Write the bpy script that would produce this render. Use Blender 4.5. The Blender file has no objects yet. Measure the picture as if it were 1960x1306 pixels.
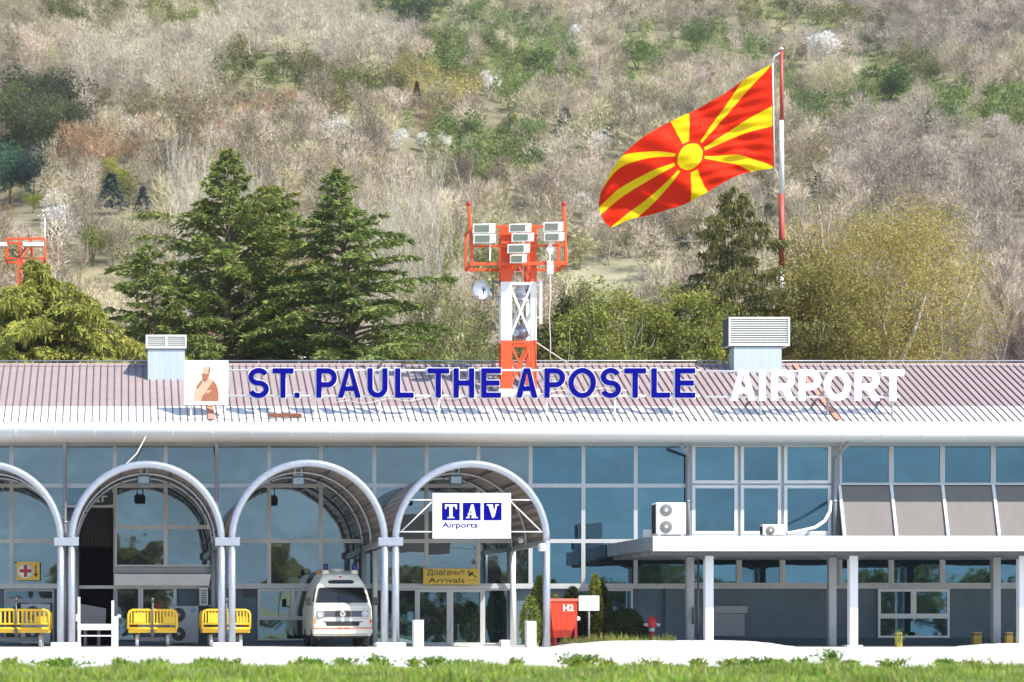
import bpy, bmesh, math, random
import numpy as np
from mathutils import Vector, Matrix

S = bpy.context.scene
COL = S.collection
R = math.radians
PI = math.pi

# ------------------------------------------------------------------ camera, sky, sun, exposure
FPX = 4266.0                    # focal length in photo pixels (1960 wide)
VX, HY = 240.0, 1200.0          # where the view axis meets the picture; the horizon
D0, ZC = 75.0, 0.63             # camera distance to the facade, eye height
cam_d = bpy.data.cameras.new("camera")
cam = bpy.data.objects.new("camera", cam_d); COL.objects.link(cam)
cam.location = (0, -D0, ZC); cam.rotation_euler = (R(90), 0, 0)
cam_d.sensor_width = 36.0; cam_d.lens = FPX / 1960 * 36
cam_d.shift_x = (980 - VX) / 1960; cam_d.shift_y = (HY - 653) / 1960
cam_d.clip_start = 0.5; cam_d.clip_end = 9000
cam_d.dof.use_dof = True; cam_d.dof.focus_distance = 71; cam_d.dof.aperture_fstop = 1.9
S.camera = cam

SUN_EL, SUN_AZ = 50.0, 50.0     # azimuth to the right of the facade's normal
to_sun = Vector((math.sin(R(SUN_AZ)) * math.cos(R(SUN_EL)), -math.cos(R(SUN_AZ)) * math.cos(R(SUN_EL)), math.sin(R(SUN_EL))))
w = bpy.data.worlds.new("World"); S.world = w; w.use_nodes = True
nt = w.node_tree; nt.nodes.clear()
sky = nt.nodes.new("ShaderNodeTexSky"); sky.sky_type = 'NISHITA'; sky.sun_disc = False
sky.sun_elevation = R(SUN_EL); sky.sun_rotation = math.atan2(to_sun.x, to_sun.y)
sky.dust_density = 0.6
bg = nt.nodes.new("ShaderNodeBackground"); bg.inputs[1].default_value = 0.15
wo = nt.nodes.new("ShaderNodeOutputWorld")
nt.links.new(sky.outputs[0], bg.inputs[0]); nt.links.new(bg.outputs[0], wo.inputs[0])
sd = bpy.data.lights.new("sun", 'SUN'); sd.energy = 4.4; sd.angle = R(0.5); sd.color = (1.0, 0.95, 0.86)
sun = bpy.data.objects.new("sun", sd); COL.objects.link(sun)
sun.rotation_euler = to_sun.to_track_quat('Z', 'Y').to_euler(); sun.location = (40, -40, 60)
S.view_settings.view_transform = 'Standard'; S.view_settings.look = 'None'
S.view_settings.gamma = 1; S.view_settings.use_curve_mapping = False
S.view_settings.exposure = 0.82
S.cycles.use_denoising = True
S.cycles.max_bounces = 6; S.cycles.transparent_max_bounces = 8
S.render.film_transparent = False

# ------------------------------------------------------------------ helpers
def sc(y): return (D0 + y) / FPX                     # metres per photo pixel at depth y
def X(px, y): return (px - VX) * sc(y)
def Z(py, y): return ZC + (HY - py) * sc(y)

def mat(name, rgb, rough=0.6, metal=0.0, var=0.12, scale=2.0, bump=0.0, bscale=30.0, attr=False, trans=0.0, streak=False, spec=0.5):
    m = bpy.data.materials.new(name); m.use_nodes = True
    n = m.node_tree; b = n.nodes["Principled BSDF"]; L = n.links.new
    b.inputs["Roughness"].default_value = rough; b.inputs["Metallic"].default_value = metal
    b.inputs["Specular IOR Level"].default_value = spec
    c4 = (*rgb, 1)
    if attr:
        a = n.nodes.new("ShaderNodeAttribute"); a.attribute_name = "Col"
        oi = n.nodes.new("ShaderNodeObjectInfo")
        mx = n.nodes.new("ShaderNodeMix"); mx.data_type = 'RGBA'; mx.blend_type = 'MULTIPLY'; mx.inputs[0].default_value = 1
        L(a.outputs["Color"], mx.inputs[6]); L(oi.outputs["Color"], mx.inputs[7]); src = mx.outputs[2]
    else:
        tc = n.nodes.new("ShaderNodeTexCoord"); no = n.nodes.new("ShaderNodeTexNoise")
        no.inputs["Scale"].default_value = scale; no.inputs["Detail"].default_value = 8; no.inputs["Roughness"].default_value = 0.65
        if streak:
            mp = n.nodes.new("ShaderNodeMapping"); mp.inputs["Scale"].default_value = (3, 3, 0.25)
            L(tc.outputs["Object"], mp.inputs[0]); L(mp.outputs[0], no.inputs["Vector"])
        else: L(tc.outputs["Object"], no.inputs["Vector"])
        mr = n.nodes.new("ShaderNodeMapRange"); mr.inputs[1].default_value = 0.25; mr.inputs[2].default_value = 0.75
        mr.inputs[3].default_value = 1 - var; mr.inputs[4].default_value = 1 + var
        L(no.outputs["Fac"], mr.inputs[0])
        mx = n.nodes.new("ShaderNodeMix"); mx.data_type = 'RGBA'; mx.blend_type = 'MULTIPLY'; mx.inputs[0].default_value = 1
        mx.inputs[6].default_value = c4; L(mr.outputs[0], mx.inputs[7]); src = mx.outputs[2]
        if bump:
            n2 = n.nodes.new("ShaderNodeTexNoise"); n2.inputs["Scale"].default_value = bscale; n2.inputs["Detail"].default_value = 5
            L(tc.outputs["Object"], n2.inputs["Vector"])
            bp = n.nodes.new("ShaderNodeBump"); bp.inputs["Strength"].default_value = bump; bp.inputs["Distance"].default_value = 0.02
            L(n2.outputs["Fac"], bp.inputs["Height"]); L(bp.outputs[0], b.inputs["Normal"])
    L(src, b.inputs["Base Color"])
    if trans:
        t = n.nodes.new("ShaderNodeBsdfTranslucent"); L(src, t.inputs[0])
        ms = n.nodes.new("ShaderNodeMixShader"); ms.inputs[0].default_value = trans
        L(b.outputs[0], ms.inputs[1]); L(t.outputs[0], ms.inputs[2])
        L(ms.outputs[0], n.nodes["Material Output"].inputs[0])
    return m

def glass_mat(name, tint, wav=0.02, base=(0.012, 0.02, 0.025), k=0.6):
    """Coated reflective glazing: a tinted mirror over a dark room, slightly wavy."""
    m = bpy.data.materials.new(name); m.use_nodes = True
    n = m.node_tree; n.nodes.clear(); L = n.links.new
    o = n.nodes.new("ShaderNodeOutputMaterial"); g = n.nodes.new("ShaderNodeBsdfGlossy"); g.inputs["Roughness"].default_value = 0.015
    g.inputs["Color"].default_value = (*tint, 1)
    d = n.nodes.new("ShaderNodeBsdfDiffuse"); d.inputs["Color"].default_value = (*base, 1)
    tc = n.nodes.new("ShaderNodeTexCoord"); no = n.nodes.new("ShaderNodeTexNoise"); no.inputs["Scale"].default_value = 0.9; no.inputs["Detail"].default_value = 1.5
    L(tc.outputs["Object"], no.inputs["Vector"])
    bp = n.nodes.new("ShaderNodeBump"); bp.inputs["Strength"].default_value = 1.0; bp.inputs["Distance"].default_value = wav
    L(no.outputs["Fac"], bp.inputs["Height"]); L(bp.outputs[0], g.inputs["Normal"])
    n3 = n.nodes.new("ShaderNodeTexNoise"); n3.inputs["Scale"].default_value = 1.1; n3.inputs["Detail"].default_value = 6; n3.inputs["Roughness"].default_value = .7; n3.inputs["Distortion"].default_value = .8
    mp = n.nodes.new("ShaderNodeMapping"); mp.inputs["Scale"].default_value = (.6, 1, 1.1); L(tc.outputs["Object"], mp.inputs[0]); L(mp.outputs[0], n3.inputs["Vector"])
    mr = n.nodes.new("ShaderNodeMapRange"); mr.inputs[1].default_value = .3; mr.inputs[2].default_value = .75; mr.inputs[3].default_value = k-.07; mr.inputs[4].default_value = min(1, k+.09); L(n3.outputs["Fac"], mr.inputs[0])
    oi = n.nodes.new("ShaderNodeObjectInfo"); ad = n.nodes.new("ShaderNodeMath"); ad.operation = 'MULTIPLY_ADD'; L(oi.outputs["Random"], ad.inputs[0]); ad.inputs[1].default_value = .16; L(mr.outputs[0], ad.inputs[2])
    a2 = n.nodes.new("ShaderNodeMath"); a2.operation = 'SUBTRACT'; L(ad.outputs[0], a2.inputs[0]); a2.inputs[1].default_value = .08
    ms = n.nodes.new("ShaderNodeMixShader"); L(a2.outputs[0], ms.inputs[0])
    L(d.outputs[0], ms.inputs[1]); L(g.outputs[0], ms.inputs[2]); L(ms.outputs[0], o.inputs[0])
    return m

class MB:
    def __init__(s): s.v = []; s.f = []; s.sm = []
    def add(s, vs, fs, smooth=False):
        o = len(s.v); s.v += [tuple(p) for p in vs]
        for f in fs: s.f.append(tuple(i + o for i in f)); s.sm.append(smooth)
        return s
    def box(s, x0, x1, y0, y1, z0, z1):
        v = [(x0,y0,z0),(x1,y0,z0),(x1,y1,z0),(x0,y1,z0),(x0,y0,z1),(x1,y0,z1),(x1,y1,z1),(x0,y1,z1)]
        return s.add(v, [(0,3,2,1),(4,5,6,7),(0,1,5,4),(1,2,6,5),(2,3,7,6),(3,0,4,7)])
    def cbox(s, x0, x1, y0, y1, z0, z1, c=0.01):
        """a box with chamfered vertical and front edges"""
        c = min(c, (x1-x0)*.3, (y1-y0)*.3, (z1-z0)*.3)
        def ring(y, k): return [(x0+k,y,z0),(x1-k,y,z0),(x1,y,z0+k),(x1,y,z1-k),(x1-k,y,z1),(x0+k,y,z1),(x0,y,z1-k),(x0,y,z0+k)]
        def ins(y, k, e): return [(x0+k+e,y,z0+e),(x1-k-e,y,z0+e),(x1-e,y,z0+k+e),(x1-e,y,z1-k-e),(x1-k-e,y,z1-e),(x0+k+e,y,z1-e),(x0+e,y,z1-k-e),(x0+e,y,z0+k+e)]
        vs = ins(y0, c, c) + ring(y0+c, c) + ring(y1-c, c) + ins(y1, c, c)
        fs = [tuple(range(8))]
        for r in range(3):
            for i in range(8):
                j = (i+1) % 8; fs.append((r*8+i, (r+1)*8+i, (r+1)*8+j, r*8+j))
        fs.append(tuple(reversed(range(24, 32))))
        return s.add(vs, fs)
    def bpx(s, a, b, c, d, y0, y1, ym=None):
        """box from photo pixels a..b, c..d (c the upper) measured at depth ym, from y0 to y1"""
        q = y0 if ym is None else ym
        return s.box(X(a,q), X(b,q), y0, y1, Z(d,q), Z(c,q))
    def tube(s, pts, r, n=8, caps=True, smooth=True):
        pts = [Vector(p) for p in pts]; k = len(pts)
        rs = r if isinstance(r, (list, tuple)) else [r]*k
        vs = []; prev = None
        for i, p in enumerate(pts):
            d = (pts[min(i+1,k-1)] - pts[max(i-1,0)]).normalized()
            if prev is None:
                u = d.cross(Vector((0,0,1)) if abs(d.z) < 0.95 else Vector((1,0,0))).normalized()
            else: u = (prev - d*prev.dot(d)).normalized()
            prev = u; v = d.cross(u)
            for j in range(n):
                a = 2*PI*j/n + PI/n; vs.append(p + (u*math.cos(a) + v*math.sin(a))*rs[i])
        fs = []
        for i in range(k-1):
            for j in range(n):
                fs.append((i*n+j, i*n+(j+1)%n, (i+1)*n+(j+1)%n, (i+1)*n+j))
        s.add(vs, fs, smooth)
        if caps:
            o = len(s.v) - len(vs)
            s.f.append(tuple(o+j for j in reversed(range(n)))); s.sm.append(False)
            s.f.append(tuple(o+(k-1)*n+j for j in range(n))); s.sm.append(False)
        return s
    def bar(s, a, b, t): return s.tube([a, b], t*0.7071, 4, True, False)
    def prism(s, poly, y0, y1):
        """poly: (x,z) counter-clockwise seen from -y"""
        n = len(poly)
        vs = [(x,y0,z) for x,z in poly] + [(x,y1,z) for x,z in poly]
        fs = [tuple(range(n)), tuple(reversed(range(n,2*n)))] + [(i, i+n, (i+1)%n+n, (i+1)%n) for i in range(n)]
        return s.add(vs, fs)
    def extx(s, poly, x0, x1, smooth=False):
        """poly: (y,z) profile run along x"""
        n = len(poly)
        vs = [(x0,y,z) for y,z in poly] + [(x1,y,z) for y,z in poly]
        fs = [tuple(range(n)), tuple(reversed(range(n,2*n)))]
        s.add(vs, fs)
        o = len(s.v) - 2*n
        for i in range(n):
            s.f.append((o+i, o+i+n, o+(i+1)%n+n, o+(i+1)%n)); s.sm.append(smooth)
        return s
    def lathe(s, prof, c=(0,0,0), n=20, axis='z', smooth=True):
        vs = []
        for r, h in prof:
            for j in range(n):
                a = 2*PI*j/n; p = (r*math.cos(a), r*math.sin(a), h)
                if axis == 'y': p = (p[0], p[2], p[1])
                elif axis == 'x': p = (p[2], p[0], p[1])
                vs.append((c[0]+p[0], c[1]+p[1], c[2]+p[2]))
        fs = []
        for i in range(len(prof)-1):
            for j in range(n): fs.append((i*n+j, i*n+(j+1)%n, (i+1)*n+(j+1)%n, (i+1)*n+j))
        s.add(vs, fs, smooth)
        o = len(s.v)-len(vs)
        if prof[0][0] > 1e-4: s.f.append(tuple(o+j for j in reversed(range(n)))); s.sm.append(False)
        if prof[-1][0] > 1e-4: s.f.append(tuple(o+(len(prof)-1)*n+j for j in range(n))); s.sm.append(False)
        return s
    def mesh(s, name, off=(0,0,0)):
        me = bpy.data.meshes.new(name)
        o = off
        me.from_pydata([(a-o[0], b-o[1], c-o[2]) for a,b,c in s.v], [], s.f)
        me.polygons.foreach_set("use_smooth", s.sm)
        bm = bmesh.new(); bm.from_mesh(me); bmesh.ops.recalc_face_normals(bm, faces=bm.faces); bm.to_mesh(me); bm.free()
        return me

ORG = {}
def tag(o, label=None, cat=None, group=None, kind=None):
    if label: o["label"] = label
    if cat: o["category"] = cat
    if group: o["group"] = group
    if kind: o["kind"] = kind
    return o
def thing(name, label, cat, loc=(0,0,0), group=None):
    o = bpy.data.objects.new(name, None); COL.objects.link(o); o.location = loc
    o.empty_display_size = 0.3
    tag(o, label, cat, group); ORG[o] = tuple(loc); return o
def put(name, me, m, parent=None, loc=None):
    o = bpy.data.objects.new(name, me); COL.objects.link(o)
    if m is not None: me.materials.clear(); me.materials.append(m)
    if parent is not None: o.parent = parent; ORG[o] = ORG[parent]
    elif loc is not None: o.location = loc
    return o
def part(name, mb, m, parent, label=None):
    o = put(name, mb.mesh(name, ORG[parent]), m, parent)
    if label: o["label"] = label
    return o
def solo(name, mb, m, label, cat, loc=(0,0,0), group=None):
    o = put(name, mb.mesh(name, loc), m, None, loc); tag(o, label, cat, group); ORG[o] = tuple(loc); return o
def setting(name, mb_or_mesh, m, kind="structure"):
    me = mb_or_mesh.mesh(name) if isinstance(mb_or_mesh, MB) else mb_or_mesh
    o = put(name, me, m); o["kind"] = kind; return o
def copy_tree(o, parent=None):
    c = o.copy(); COL.objects.link(c); c.parent = parent
    for ch in list(o.children): copy_tree(ch, c)
    return c

def tri_mesh(name, V, C):
    """V (n,3,3) triangles, C (n,3) colours -> mesh with a colour attribute"""
    V = np.asarray(V, np.float32); C = np.asarray(C, np.float32); n = len(V)
    me = bpy.data.meshes.new(name)
    me.vertices.add(3*n); me.vertices.foreach_set("co", V.reshape(-1))
    me.loops.add(3*n); me.loops.foreach_set("vertex_index", np.arange(3*n, dtype=np.int32))
    me.polygons.add(n); me.polygons.foreach_set("loop_start", np.arange(0, 3*n, 3, dtype=np.int32))
    me.update(calc_edges=True)
    at = me.color_attributes.new("Col", 'FLOAT_COLOR', 'POINT')
    c4 = np.ones((n,3,4), np.float32); c4[:,:,:3] = C[:,None,:]
    at.data.foreach_set("color", c4.reshape(-1))
    return me

def text_mesh(txt, x0, x1, z0, z1, yf, depth, bold=0.0):
    """lettering fitted into a rectangle, front face at yf"""
    cu = bpy.data.curves.new("lettering", 'FONT'); cu.body = txt; cu.size = 1; cu.extrude = 0.02; cu.offset = bold; cu.resolution_u = 6
    ob = bpy.data.objects.new("lettering", cu); COL.objects.link(ob)
    dg = bpy.context.evaluated_depsgraph_get()
    me = bpy.data.meshes.new_from_object(ob.evaluated_get(dg))
    bpy.data.objects.remove(ob); bpy.data.curves.remove(cu)
    n = len(me.vertices); co = np.zeros(n*3, np.float32); me.vertices.foreach_get("co", co); co = co.reshape(-1,3)
    lo, hi = co.min(0), co.max(0); out = np.zeros_like(co)
    out[:,0] = x0 + (co[:,0]-lo[0])/(hi[0]-lo[0])*(x1-x0)
    out[:,2] = z0 + (co[:,1]-lo[1])/(hi[1]-lo[1])*(z1-z0)
    out[:,1] = yf + (hi[2]-co[:,2])/(hi[2]-lo[2])*depth
    me.vertices.foreach_set("co", out.reshape(-1)); me.update()
    return me
def shift_mesh(me, off):
    me.transform(Matrix.Translation((-off[0], -off[1], -off[2]))); return me
def textpart(name, txt, x0, x1, z0, z1, yf, depth, m, parent, bold=0.0):
    return put(name, shift_mesh(text_mesh(txt, x0, x1, z0, z1, yf, depth, bold), ORG[parent]), m, parent)
def glyph(mb, ch, x, z, W, H, t, yf, dp):
    """block capitals as flat bars with square ends; each bar sits a hair proud of the last"""
    k = [0]
    def y0(): k[0] += 1; return yf - .0009*k[0]
    def rib_(pts):
        n = len(pts); A=[]; B=[]
        for i,(a,b) in enumerate(pts):
            p, q = pts[max(i-1,0)], pts[min(i+1,n-1)]; dx, dz = q[0]-p[0], q[1]-p[1]; l = math.hypot(dx,dz) or 1; nx, nz = -dz/l*t/2, dx/l*t/2
            A.append((x+a+nx, z+b+nz)); B.append((x+a-nx, z+b-nz))
        yy = y0(); v = [(a,yy,b) for a,b in A]+[(a,yy,b) for a,b in B]+[(a,yf+dp,b) for a,b in A]+[(a,yf+dp,b) for a,b in B]; f=[]
        for i in range(n-1): f += [(n+i,n+i+1,i+1,i),(2*n+i,2*n+i+1,3*n+i+1,3*n+i),(i,i+1,2*n+i+1,2*n+i),(3*n+i,3*n+i+1,n+i+1,n+i)]
        f += [(0,2*n,3*n,n),(n-1,2*n-1,4*n-1,3*n-1)]; mb.add(v,f)
    def poly(pts): mb.prism([(x+a,z+b) for a,b in pts], y0(), yf+dp)
    def arc(cx,cz,rx,rz,a0,a1,n=18): return [(cx+rx*math.cos(R(a0+(a1-a0)*i/n)), cz+rz*math.sin(R(a0+(a1-a0)*i/n))) for i in range(n+1)]
    h = t/2; HS = [(h,0),(h,H)]
    if ch in 'LEHPRI.': 
        if ch == 'I': rib_([(W/2,0),(W/2,H)])
        elif ch == '.': rib_([(W/2,0),(W/2,t)])
        else: rib_(HS)
    if ch == 'L': rib_([(t*.9,h),(W,h)])
    if ch == 'E':
        for q,e in ((h,W),(H/2,W*.93),(H-h,W)): rib_([(t*.9,q),(e,q)])
    if ch == 'H': rib_([(W-h,0),(W-h,H)]); rib_([(t*.9,H/2),(W-t*.9,H/2)])
    if ch == 'T': rib_([(W/2,0),(W/2,H-t*.9)]); rib_([(0,H-h),(W,H-h)])
    if ch in 'PR':
        zb = H*.44; rz = (H-h-zb)/2; rib_([(t*.9,H-h)]+arc(W-h-rz,H-h-rz,rz,rz,90,-90)+[(t*.9,zb)])
        if ch == 'R': poly([(W*.42,zb),(W-t*1.12,0),(W+.01,0),(W*.42+t*1.15,zb)])
    if ch == 'U': r = W/2-h; rib_([(h,H),(h,r+h)]+arc(W/2,r+h,r,r,180,360)[1:]+[(W-h,H)])
    if ch == 'O': rib_(arc(W/2,H/2,W/2-h,H/2-h,0,360,40))
    if ch == 'S': rz = (H-t)/4; rib_(arc(W/2,H/2+rz,W/2-h-.01,rz,22,262,20)+arc(W/2,H/2-rz,W/2-h,rz,82,-160,20))
    if ch == 'A':
        e = t*1.06; poly([(0,0),(e,0),(W/2+t*.12,H),(W/2-t*.60,H)]); poly([(W-e,0),(W,0),(W/2+t*.60,H),(W/2-t*.12,H)]); poly([(W*.2,H*.23),(W*.8,H*.23),(W*.76,H*.23+t*.9),(W*.24,H*.23+t*.9)])
    return mb
#MARK
# ------------------------------------------------------------------ materials
M = dict(
 white=mat("white_paint", (0.78,0.78,0.76), 0.45, var=0.06), cream=mat("cream_paint", (0.74,0.70,0.57), 0.28, var=0.04),
 alu=mat("aluminium_frame", (0.54,0.54,0.53), 0.4, 0.15, var=0.1, streak=True), alu2=mat("grey_aluminium", (0.33,0.34,0.36), 0.45, 0.2, var=0.1),
 steel=mat("galvanised_steel", (0.40,0.43,0.49), 0.36, 0.55, var=0.12, scale=6), darksteel=mat("dark_steel", (0.10,0.11,0.12), 0.5, 0.3),
 slate=mat("slate_render", (0.13,0.18,0.21), 0.85, var=0.22, scale=0.7, bump=0.2), slate2=mat("slate_plinth", (0.06,0.09,0.11), 0.8, var=0.15),
 end_shade=mat("shaded_end_grey", (0.17,0.215,0.235), 0.85, var=0.1),
 roof=mat("mauve_sheet", (0.32,0.25,0.245), 0.5, 0.0, var=0.12, scale=0.7, streak=True), roofw=mat("whitewashed_sheet", (0.74,0.74,0.72), 0.5, var=0.1, scale=1.5),
 fascia=mat("white_fascia", (0.80,0.79,0.76), 0.4, var=0.05, streak=True), concrete=mat("pale_concrete", (0.60,0.58,0.55), 0.9, var=0.10, scale=0.6, bump=0.3),
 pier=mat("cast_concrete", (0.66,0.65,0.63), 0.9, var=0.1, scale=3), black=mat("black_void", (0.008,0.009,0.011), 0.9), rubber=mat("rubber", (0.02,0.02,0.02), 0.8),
 blue=mat("blue_lettering", (0.001,0.001,0.20), 0.7, var=0.03, spec=0.05), signw=mat("sign_white", (0.84,0.84,0.84), 0.45, var=0.02),
 yellow=mat("yellow_paint", (0.80,0.50,0.03), 0.4, var=0.1, scale=5), signy=mat("ochre_sign", (0.74,0.50,0.07), 0.5, var=0.08), ink=mat("dark_lettering", (0.02,0.018,0.012), 0.6),
 red=mat("red_enamel", (0.78,0.05,0.012), 0.35, var=0.06), red2=mat("dull_red", (0.42,0.02,0.025), 0.5, var=0.15), orange=mat("tower_orange", (0.74,0.085,0.015), 0.5, var=0.1, scale=4),
 towerw=mat("tower_white", (0.80,0.79,0.77), 0.5, var=0.06, scale=4), polered=mat("pole_red", (0.45,0.06,0.045), 0.5, var=0.1),
 lens=glass_mat("lamp_lens", (0.55,0.6,0.62), 0.004, (0.2,0.22,0.23), 0.5), shell=mat("canopy_sheet", (0.30,0.24,0.20), 0.4, var=0.12, scale=1.5, trans=0.30),
 glass=glass_mat("coated_glass", (0.44,0.54,0.58), 0.0045), glass2=glass_mat("deep_blue_glass", (0.25,0.45,0.57), 0.004), glassd=glass_mat("door_glass", (0.28,0.40,0.45), 0.005),
 wind=glass_mat("windscreen_glass", (0.22,0.24,0.25), 0.002, (0.012,0.012,0.012), 0.22), greypanel=mat("taupe_panel", (0.185,0.165,0.15), 0.6, var=0.1, scale=1.2, streak=True),
 acw=mat("enamelled_white", (0.78,0.77,0.74), 0.4, var=0.05), acg=mat("enamelled_grey", (0.42,0.45,0.48), 0.45, var=0.06), fan=mat("fan_grey", (0.17,0.17,0.165), 0.6), fand=mat("fan_dark", (0.07,0.075,0.08), 0.7),
 bluelamp=mat("blue_lamp", (0.004,0.006,0.11), 0.25), amber=mat("amber_lens", (0.65,0.17,0.01), 0.3), brown=mat("rusty_board", (0.25,0.09,0.04), 0.8, var=0.3, scale=6),
 board=mat("grey_board", (0.34,0.31,0.31), 0.8, var=0.1), soffit=mat("canopy_underside", (0.13,0.145,0.155), 0.8), column=mat("column_paint", (0.74,0.75,0.77), 0.5, var=0.07, streak=True),
 rope=mat("pale_cable", (0.66,0.60,0.52), 0.8), leaf=mat("foliage", (1,1,1), 0.7, attr=True, trans=0.35, spec=0.2), twig=mat("bare_twigs", (1,1,1), 0.9, attr=True, spec=0.1),
 needle=mat("needles", (1,1,1), 0.75, attr=True, trans=0.22, spec=0.2), bark=mat("bark", (0.16,0.12,0.09), 0.95, var=0.3, scale=8), pbark=mat("pale_bark", (0.52,0.47,0.38), 0.9, var=0.25, scale=5),
 grassm=mat("grass_blades", (1,1,1), 0.7, attr=True, trans=0.4, spec=0.2), tile=mat("orange_tile", (0.45,0.16,0.08), 0.8, var=0.2, scale=5), stripe=mat("van_stripe", (0.24,0.29,0.31), 0.4),
 pole=mat("painted_white_pole", (0.80,0.80,0.80), 0.4), gravel=mat("pale_gravel", (0.58,0.55,0.51), 0.95, var=0.15, scale=8, bump=0.8, bscale=14),
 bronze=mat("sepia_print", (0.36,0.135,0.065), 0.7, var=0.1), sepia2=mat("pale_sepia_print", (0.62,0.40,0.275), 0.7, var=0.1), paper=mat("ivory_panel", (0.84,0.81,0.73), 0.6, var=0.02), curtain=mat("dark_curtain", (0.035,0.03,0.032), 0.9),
)
rng = np.random.default_rng(7)
rnd = random.Random(5)

# ------------------------------------------------------------------ ground
def grid_mesh(name, xs, ys, zf, cf=None):
    nx, ny = len(xs), len(ys); gx, gy = np.meshgrid(xs, ys)
    v = np.stack([gx.ravel(), gy.ravel(), zf(gx, gy).ravel()], 1)
    i = np.arange(nx*ny).reshape(ny, nx); q = np.stack([i[:-1,:-1], i[:-1,1:], i[1:,1:], i[1:,:-1]], -1).reshape(-1, 4)
    me = bpy.data.meshes.new(name); me.from_pydata(v.tolist(), [], q.tolist()); me.polygons.foreach_set("use_smooth", [True]*len(q))
    if cf is not None:
        at = me.color_attributes.new("Col", 'FLOAT_COLOR', 'POINT'); c = np.ones((len(v),4), np.float32); c[:,:3] = cf(v); at.data.foreach_set("color", c.ravel())
    return me
earth = mat("field_earth", (0.17,0.19,0.07), 0.95, var=0.35, scale=0.15)
g = MB(); g.box(-2500, 2500, -4000, 45, -1.0, -0.03); setting("ground", g, earth)
g = MB(); g.box(-60, 70, -43.7, 14, -0.5, 0.0); setting("apron_pavement", g, M["concrete"])
turf = mat("turf_soil", (0.10,0.15,0.035), 0.95, var=0.3, scale=2.0, bump=0.6)
def gz(x, y):
    e = np.clip((-43.4 - y)/1.2, 0, 1)
    return 0.012 + 0.03*e*(1 + 0.8*np.sin(x*1.7 + y) + 0.6*np.sin(x*0.63 - y*2))
setting("grass_verge_soil", grid_mesh("grass_verge_soil", np.linspace(-14, 30, 120), np.linspace(-60, -43.3, 40), gz), turf)
# low gravel islands that the planting and the columns stand on
def mound(name, x0, x1, y0, y1, h, seed):
    def zf(x, y):
        u = np.clip(np.minimum((x-x0)/2.0, (x1-x)/2.0), 0, 1); v = np.clip(np.minimum((y-y0)/0.5, (y1-y)/0.5), 0, 1)
        return -0.02 + (h+0.02)*np.sin(u*PI/2)*np.sin(v*PI/2) + 0.012*np.sin(x*9+seed)*np.sin(y*13)
    return setting(name, grid_mesh(name, np.linspace(x0, x1, 160), np.linspace(y0, y1, 26), zf), M["gravel"])
mound("gravel_path", 13.2, 20.6, -7.6, -2.2, 0.20, 1); mound("gravel_path", 24.6, 40, -9.4, -7.3, 0.13, 4)

# hill: rises behind the building
def hz(x, y):
    t = np.maximum(0, y - 38.0)
    u = np.clip(t/120, 0, 1)
    return 0.352*t + 0.00003*t*t + u*(3.0*np.sin(x*0.035+1.3) + 2.2*np.sin(x*0.07 - y*0.03) + 3.0*np.sin(y*0.028 + x*0.012) + 1.0*np.sin(x*0.15+y*0.11)) - 0.03
def hill_at(px, py):
    k = (HY - py)/FPX; d = D0 + 60.0
    while d < 900:
        x = (px - VX)*d/FPX
        if hz(x, d - D0) > ZC + k*d: return x, d - D0
        d += 1.0
    return None
# patches of the hillside, as seen: (px, py, rx, ry, kind)
ZONES = [(1185,535,140,55,'field'),(215,560,75,48,'dry'),(895,688,75,26,'lawn'),(1280,478,40,22,'bare'),(1690,135,75,14,'bank'),(1800,150,50,12,'bank'),(1545,50,70,14,'dry'),
 (785,28,68,36,'green'),(930,75,40,50,'green'),(1010,110,70,60,'green'),(1050,140,50,30,'green'),(900,95,60,40,'green'),(1335,90,45,28,'green'),(1225,115,36,45,'green'),(1425,108,40,26,'green'),(1505,160,22,30,'green'),
 (1705,172,62,32,'green'),(1790,175,45,30,'green'),(1880,205,75,30,'green'),(1560,215,40,20,'green'),(935,290,60,40,'green'),(990,285,50,40,'green'),(880,265,45,30,'green'),(1640,220,30,15,'green'),
 (480,122,60,22,'olive'),(560,145,70,25,'olive'),(165,15,60,35,'olive'),(230,20,30,20,'olive'),(700,180,50,20,'olive'),(1480,20,60,20,'olive'),(1580,40,80,20,'olive'),(1700,120,70,20,'olive'),
 (70,260,75,65,'pine'),(20,225,40,40,'olive'),(30,320,60,40,'teal'),(880,600,70,70,'scrub'),(980,520,80,60,'scrub'),(1060,480,60,30,'scrub'),(870,520,50,50,'scrub'),(1130,600,60,50,'scrub'),(700,160,40,30,'scrub'),(340,30,60,30,'scrub'),
 (450,30,150,60,'pale'),(300,140,120,50,'pale'),(360,220,80,40,'olive2'),(650,60,120,40,'pale'),(820,160,70,25,'ygreen2'),(200,310,60,40,'rust'),(220,120,40,25,'rust2'),(1880,330,90,120,'grey'),(1750,330,120,80,'grey'),(1850,40,120,50,'grey'),(1650,300,60,60,'olive2'),(1620,30,90,60,'grey')]
HARD = ('field','dry','lawn','bare','bank','rust','rust2','teal','pine')
def zone_of(px, py):
    hit = None
    for a,b,c,d,k in ZONES:
        e = 1.0 if k in HARD else 1.45
        if ((px-a)/(c*e))**2 + ((py-b)/(d*e))**2 < 1: hit = k if hit is None or k in ('field','dry','lawn','bare','bank') else hit
    return hit
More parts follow.
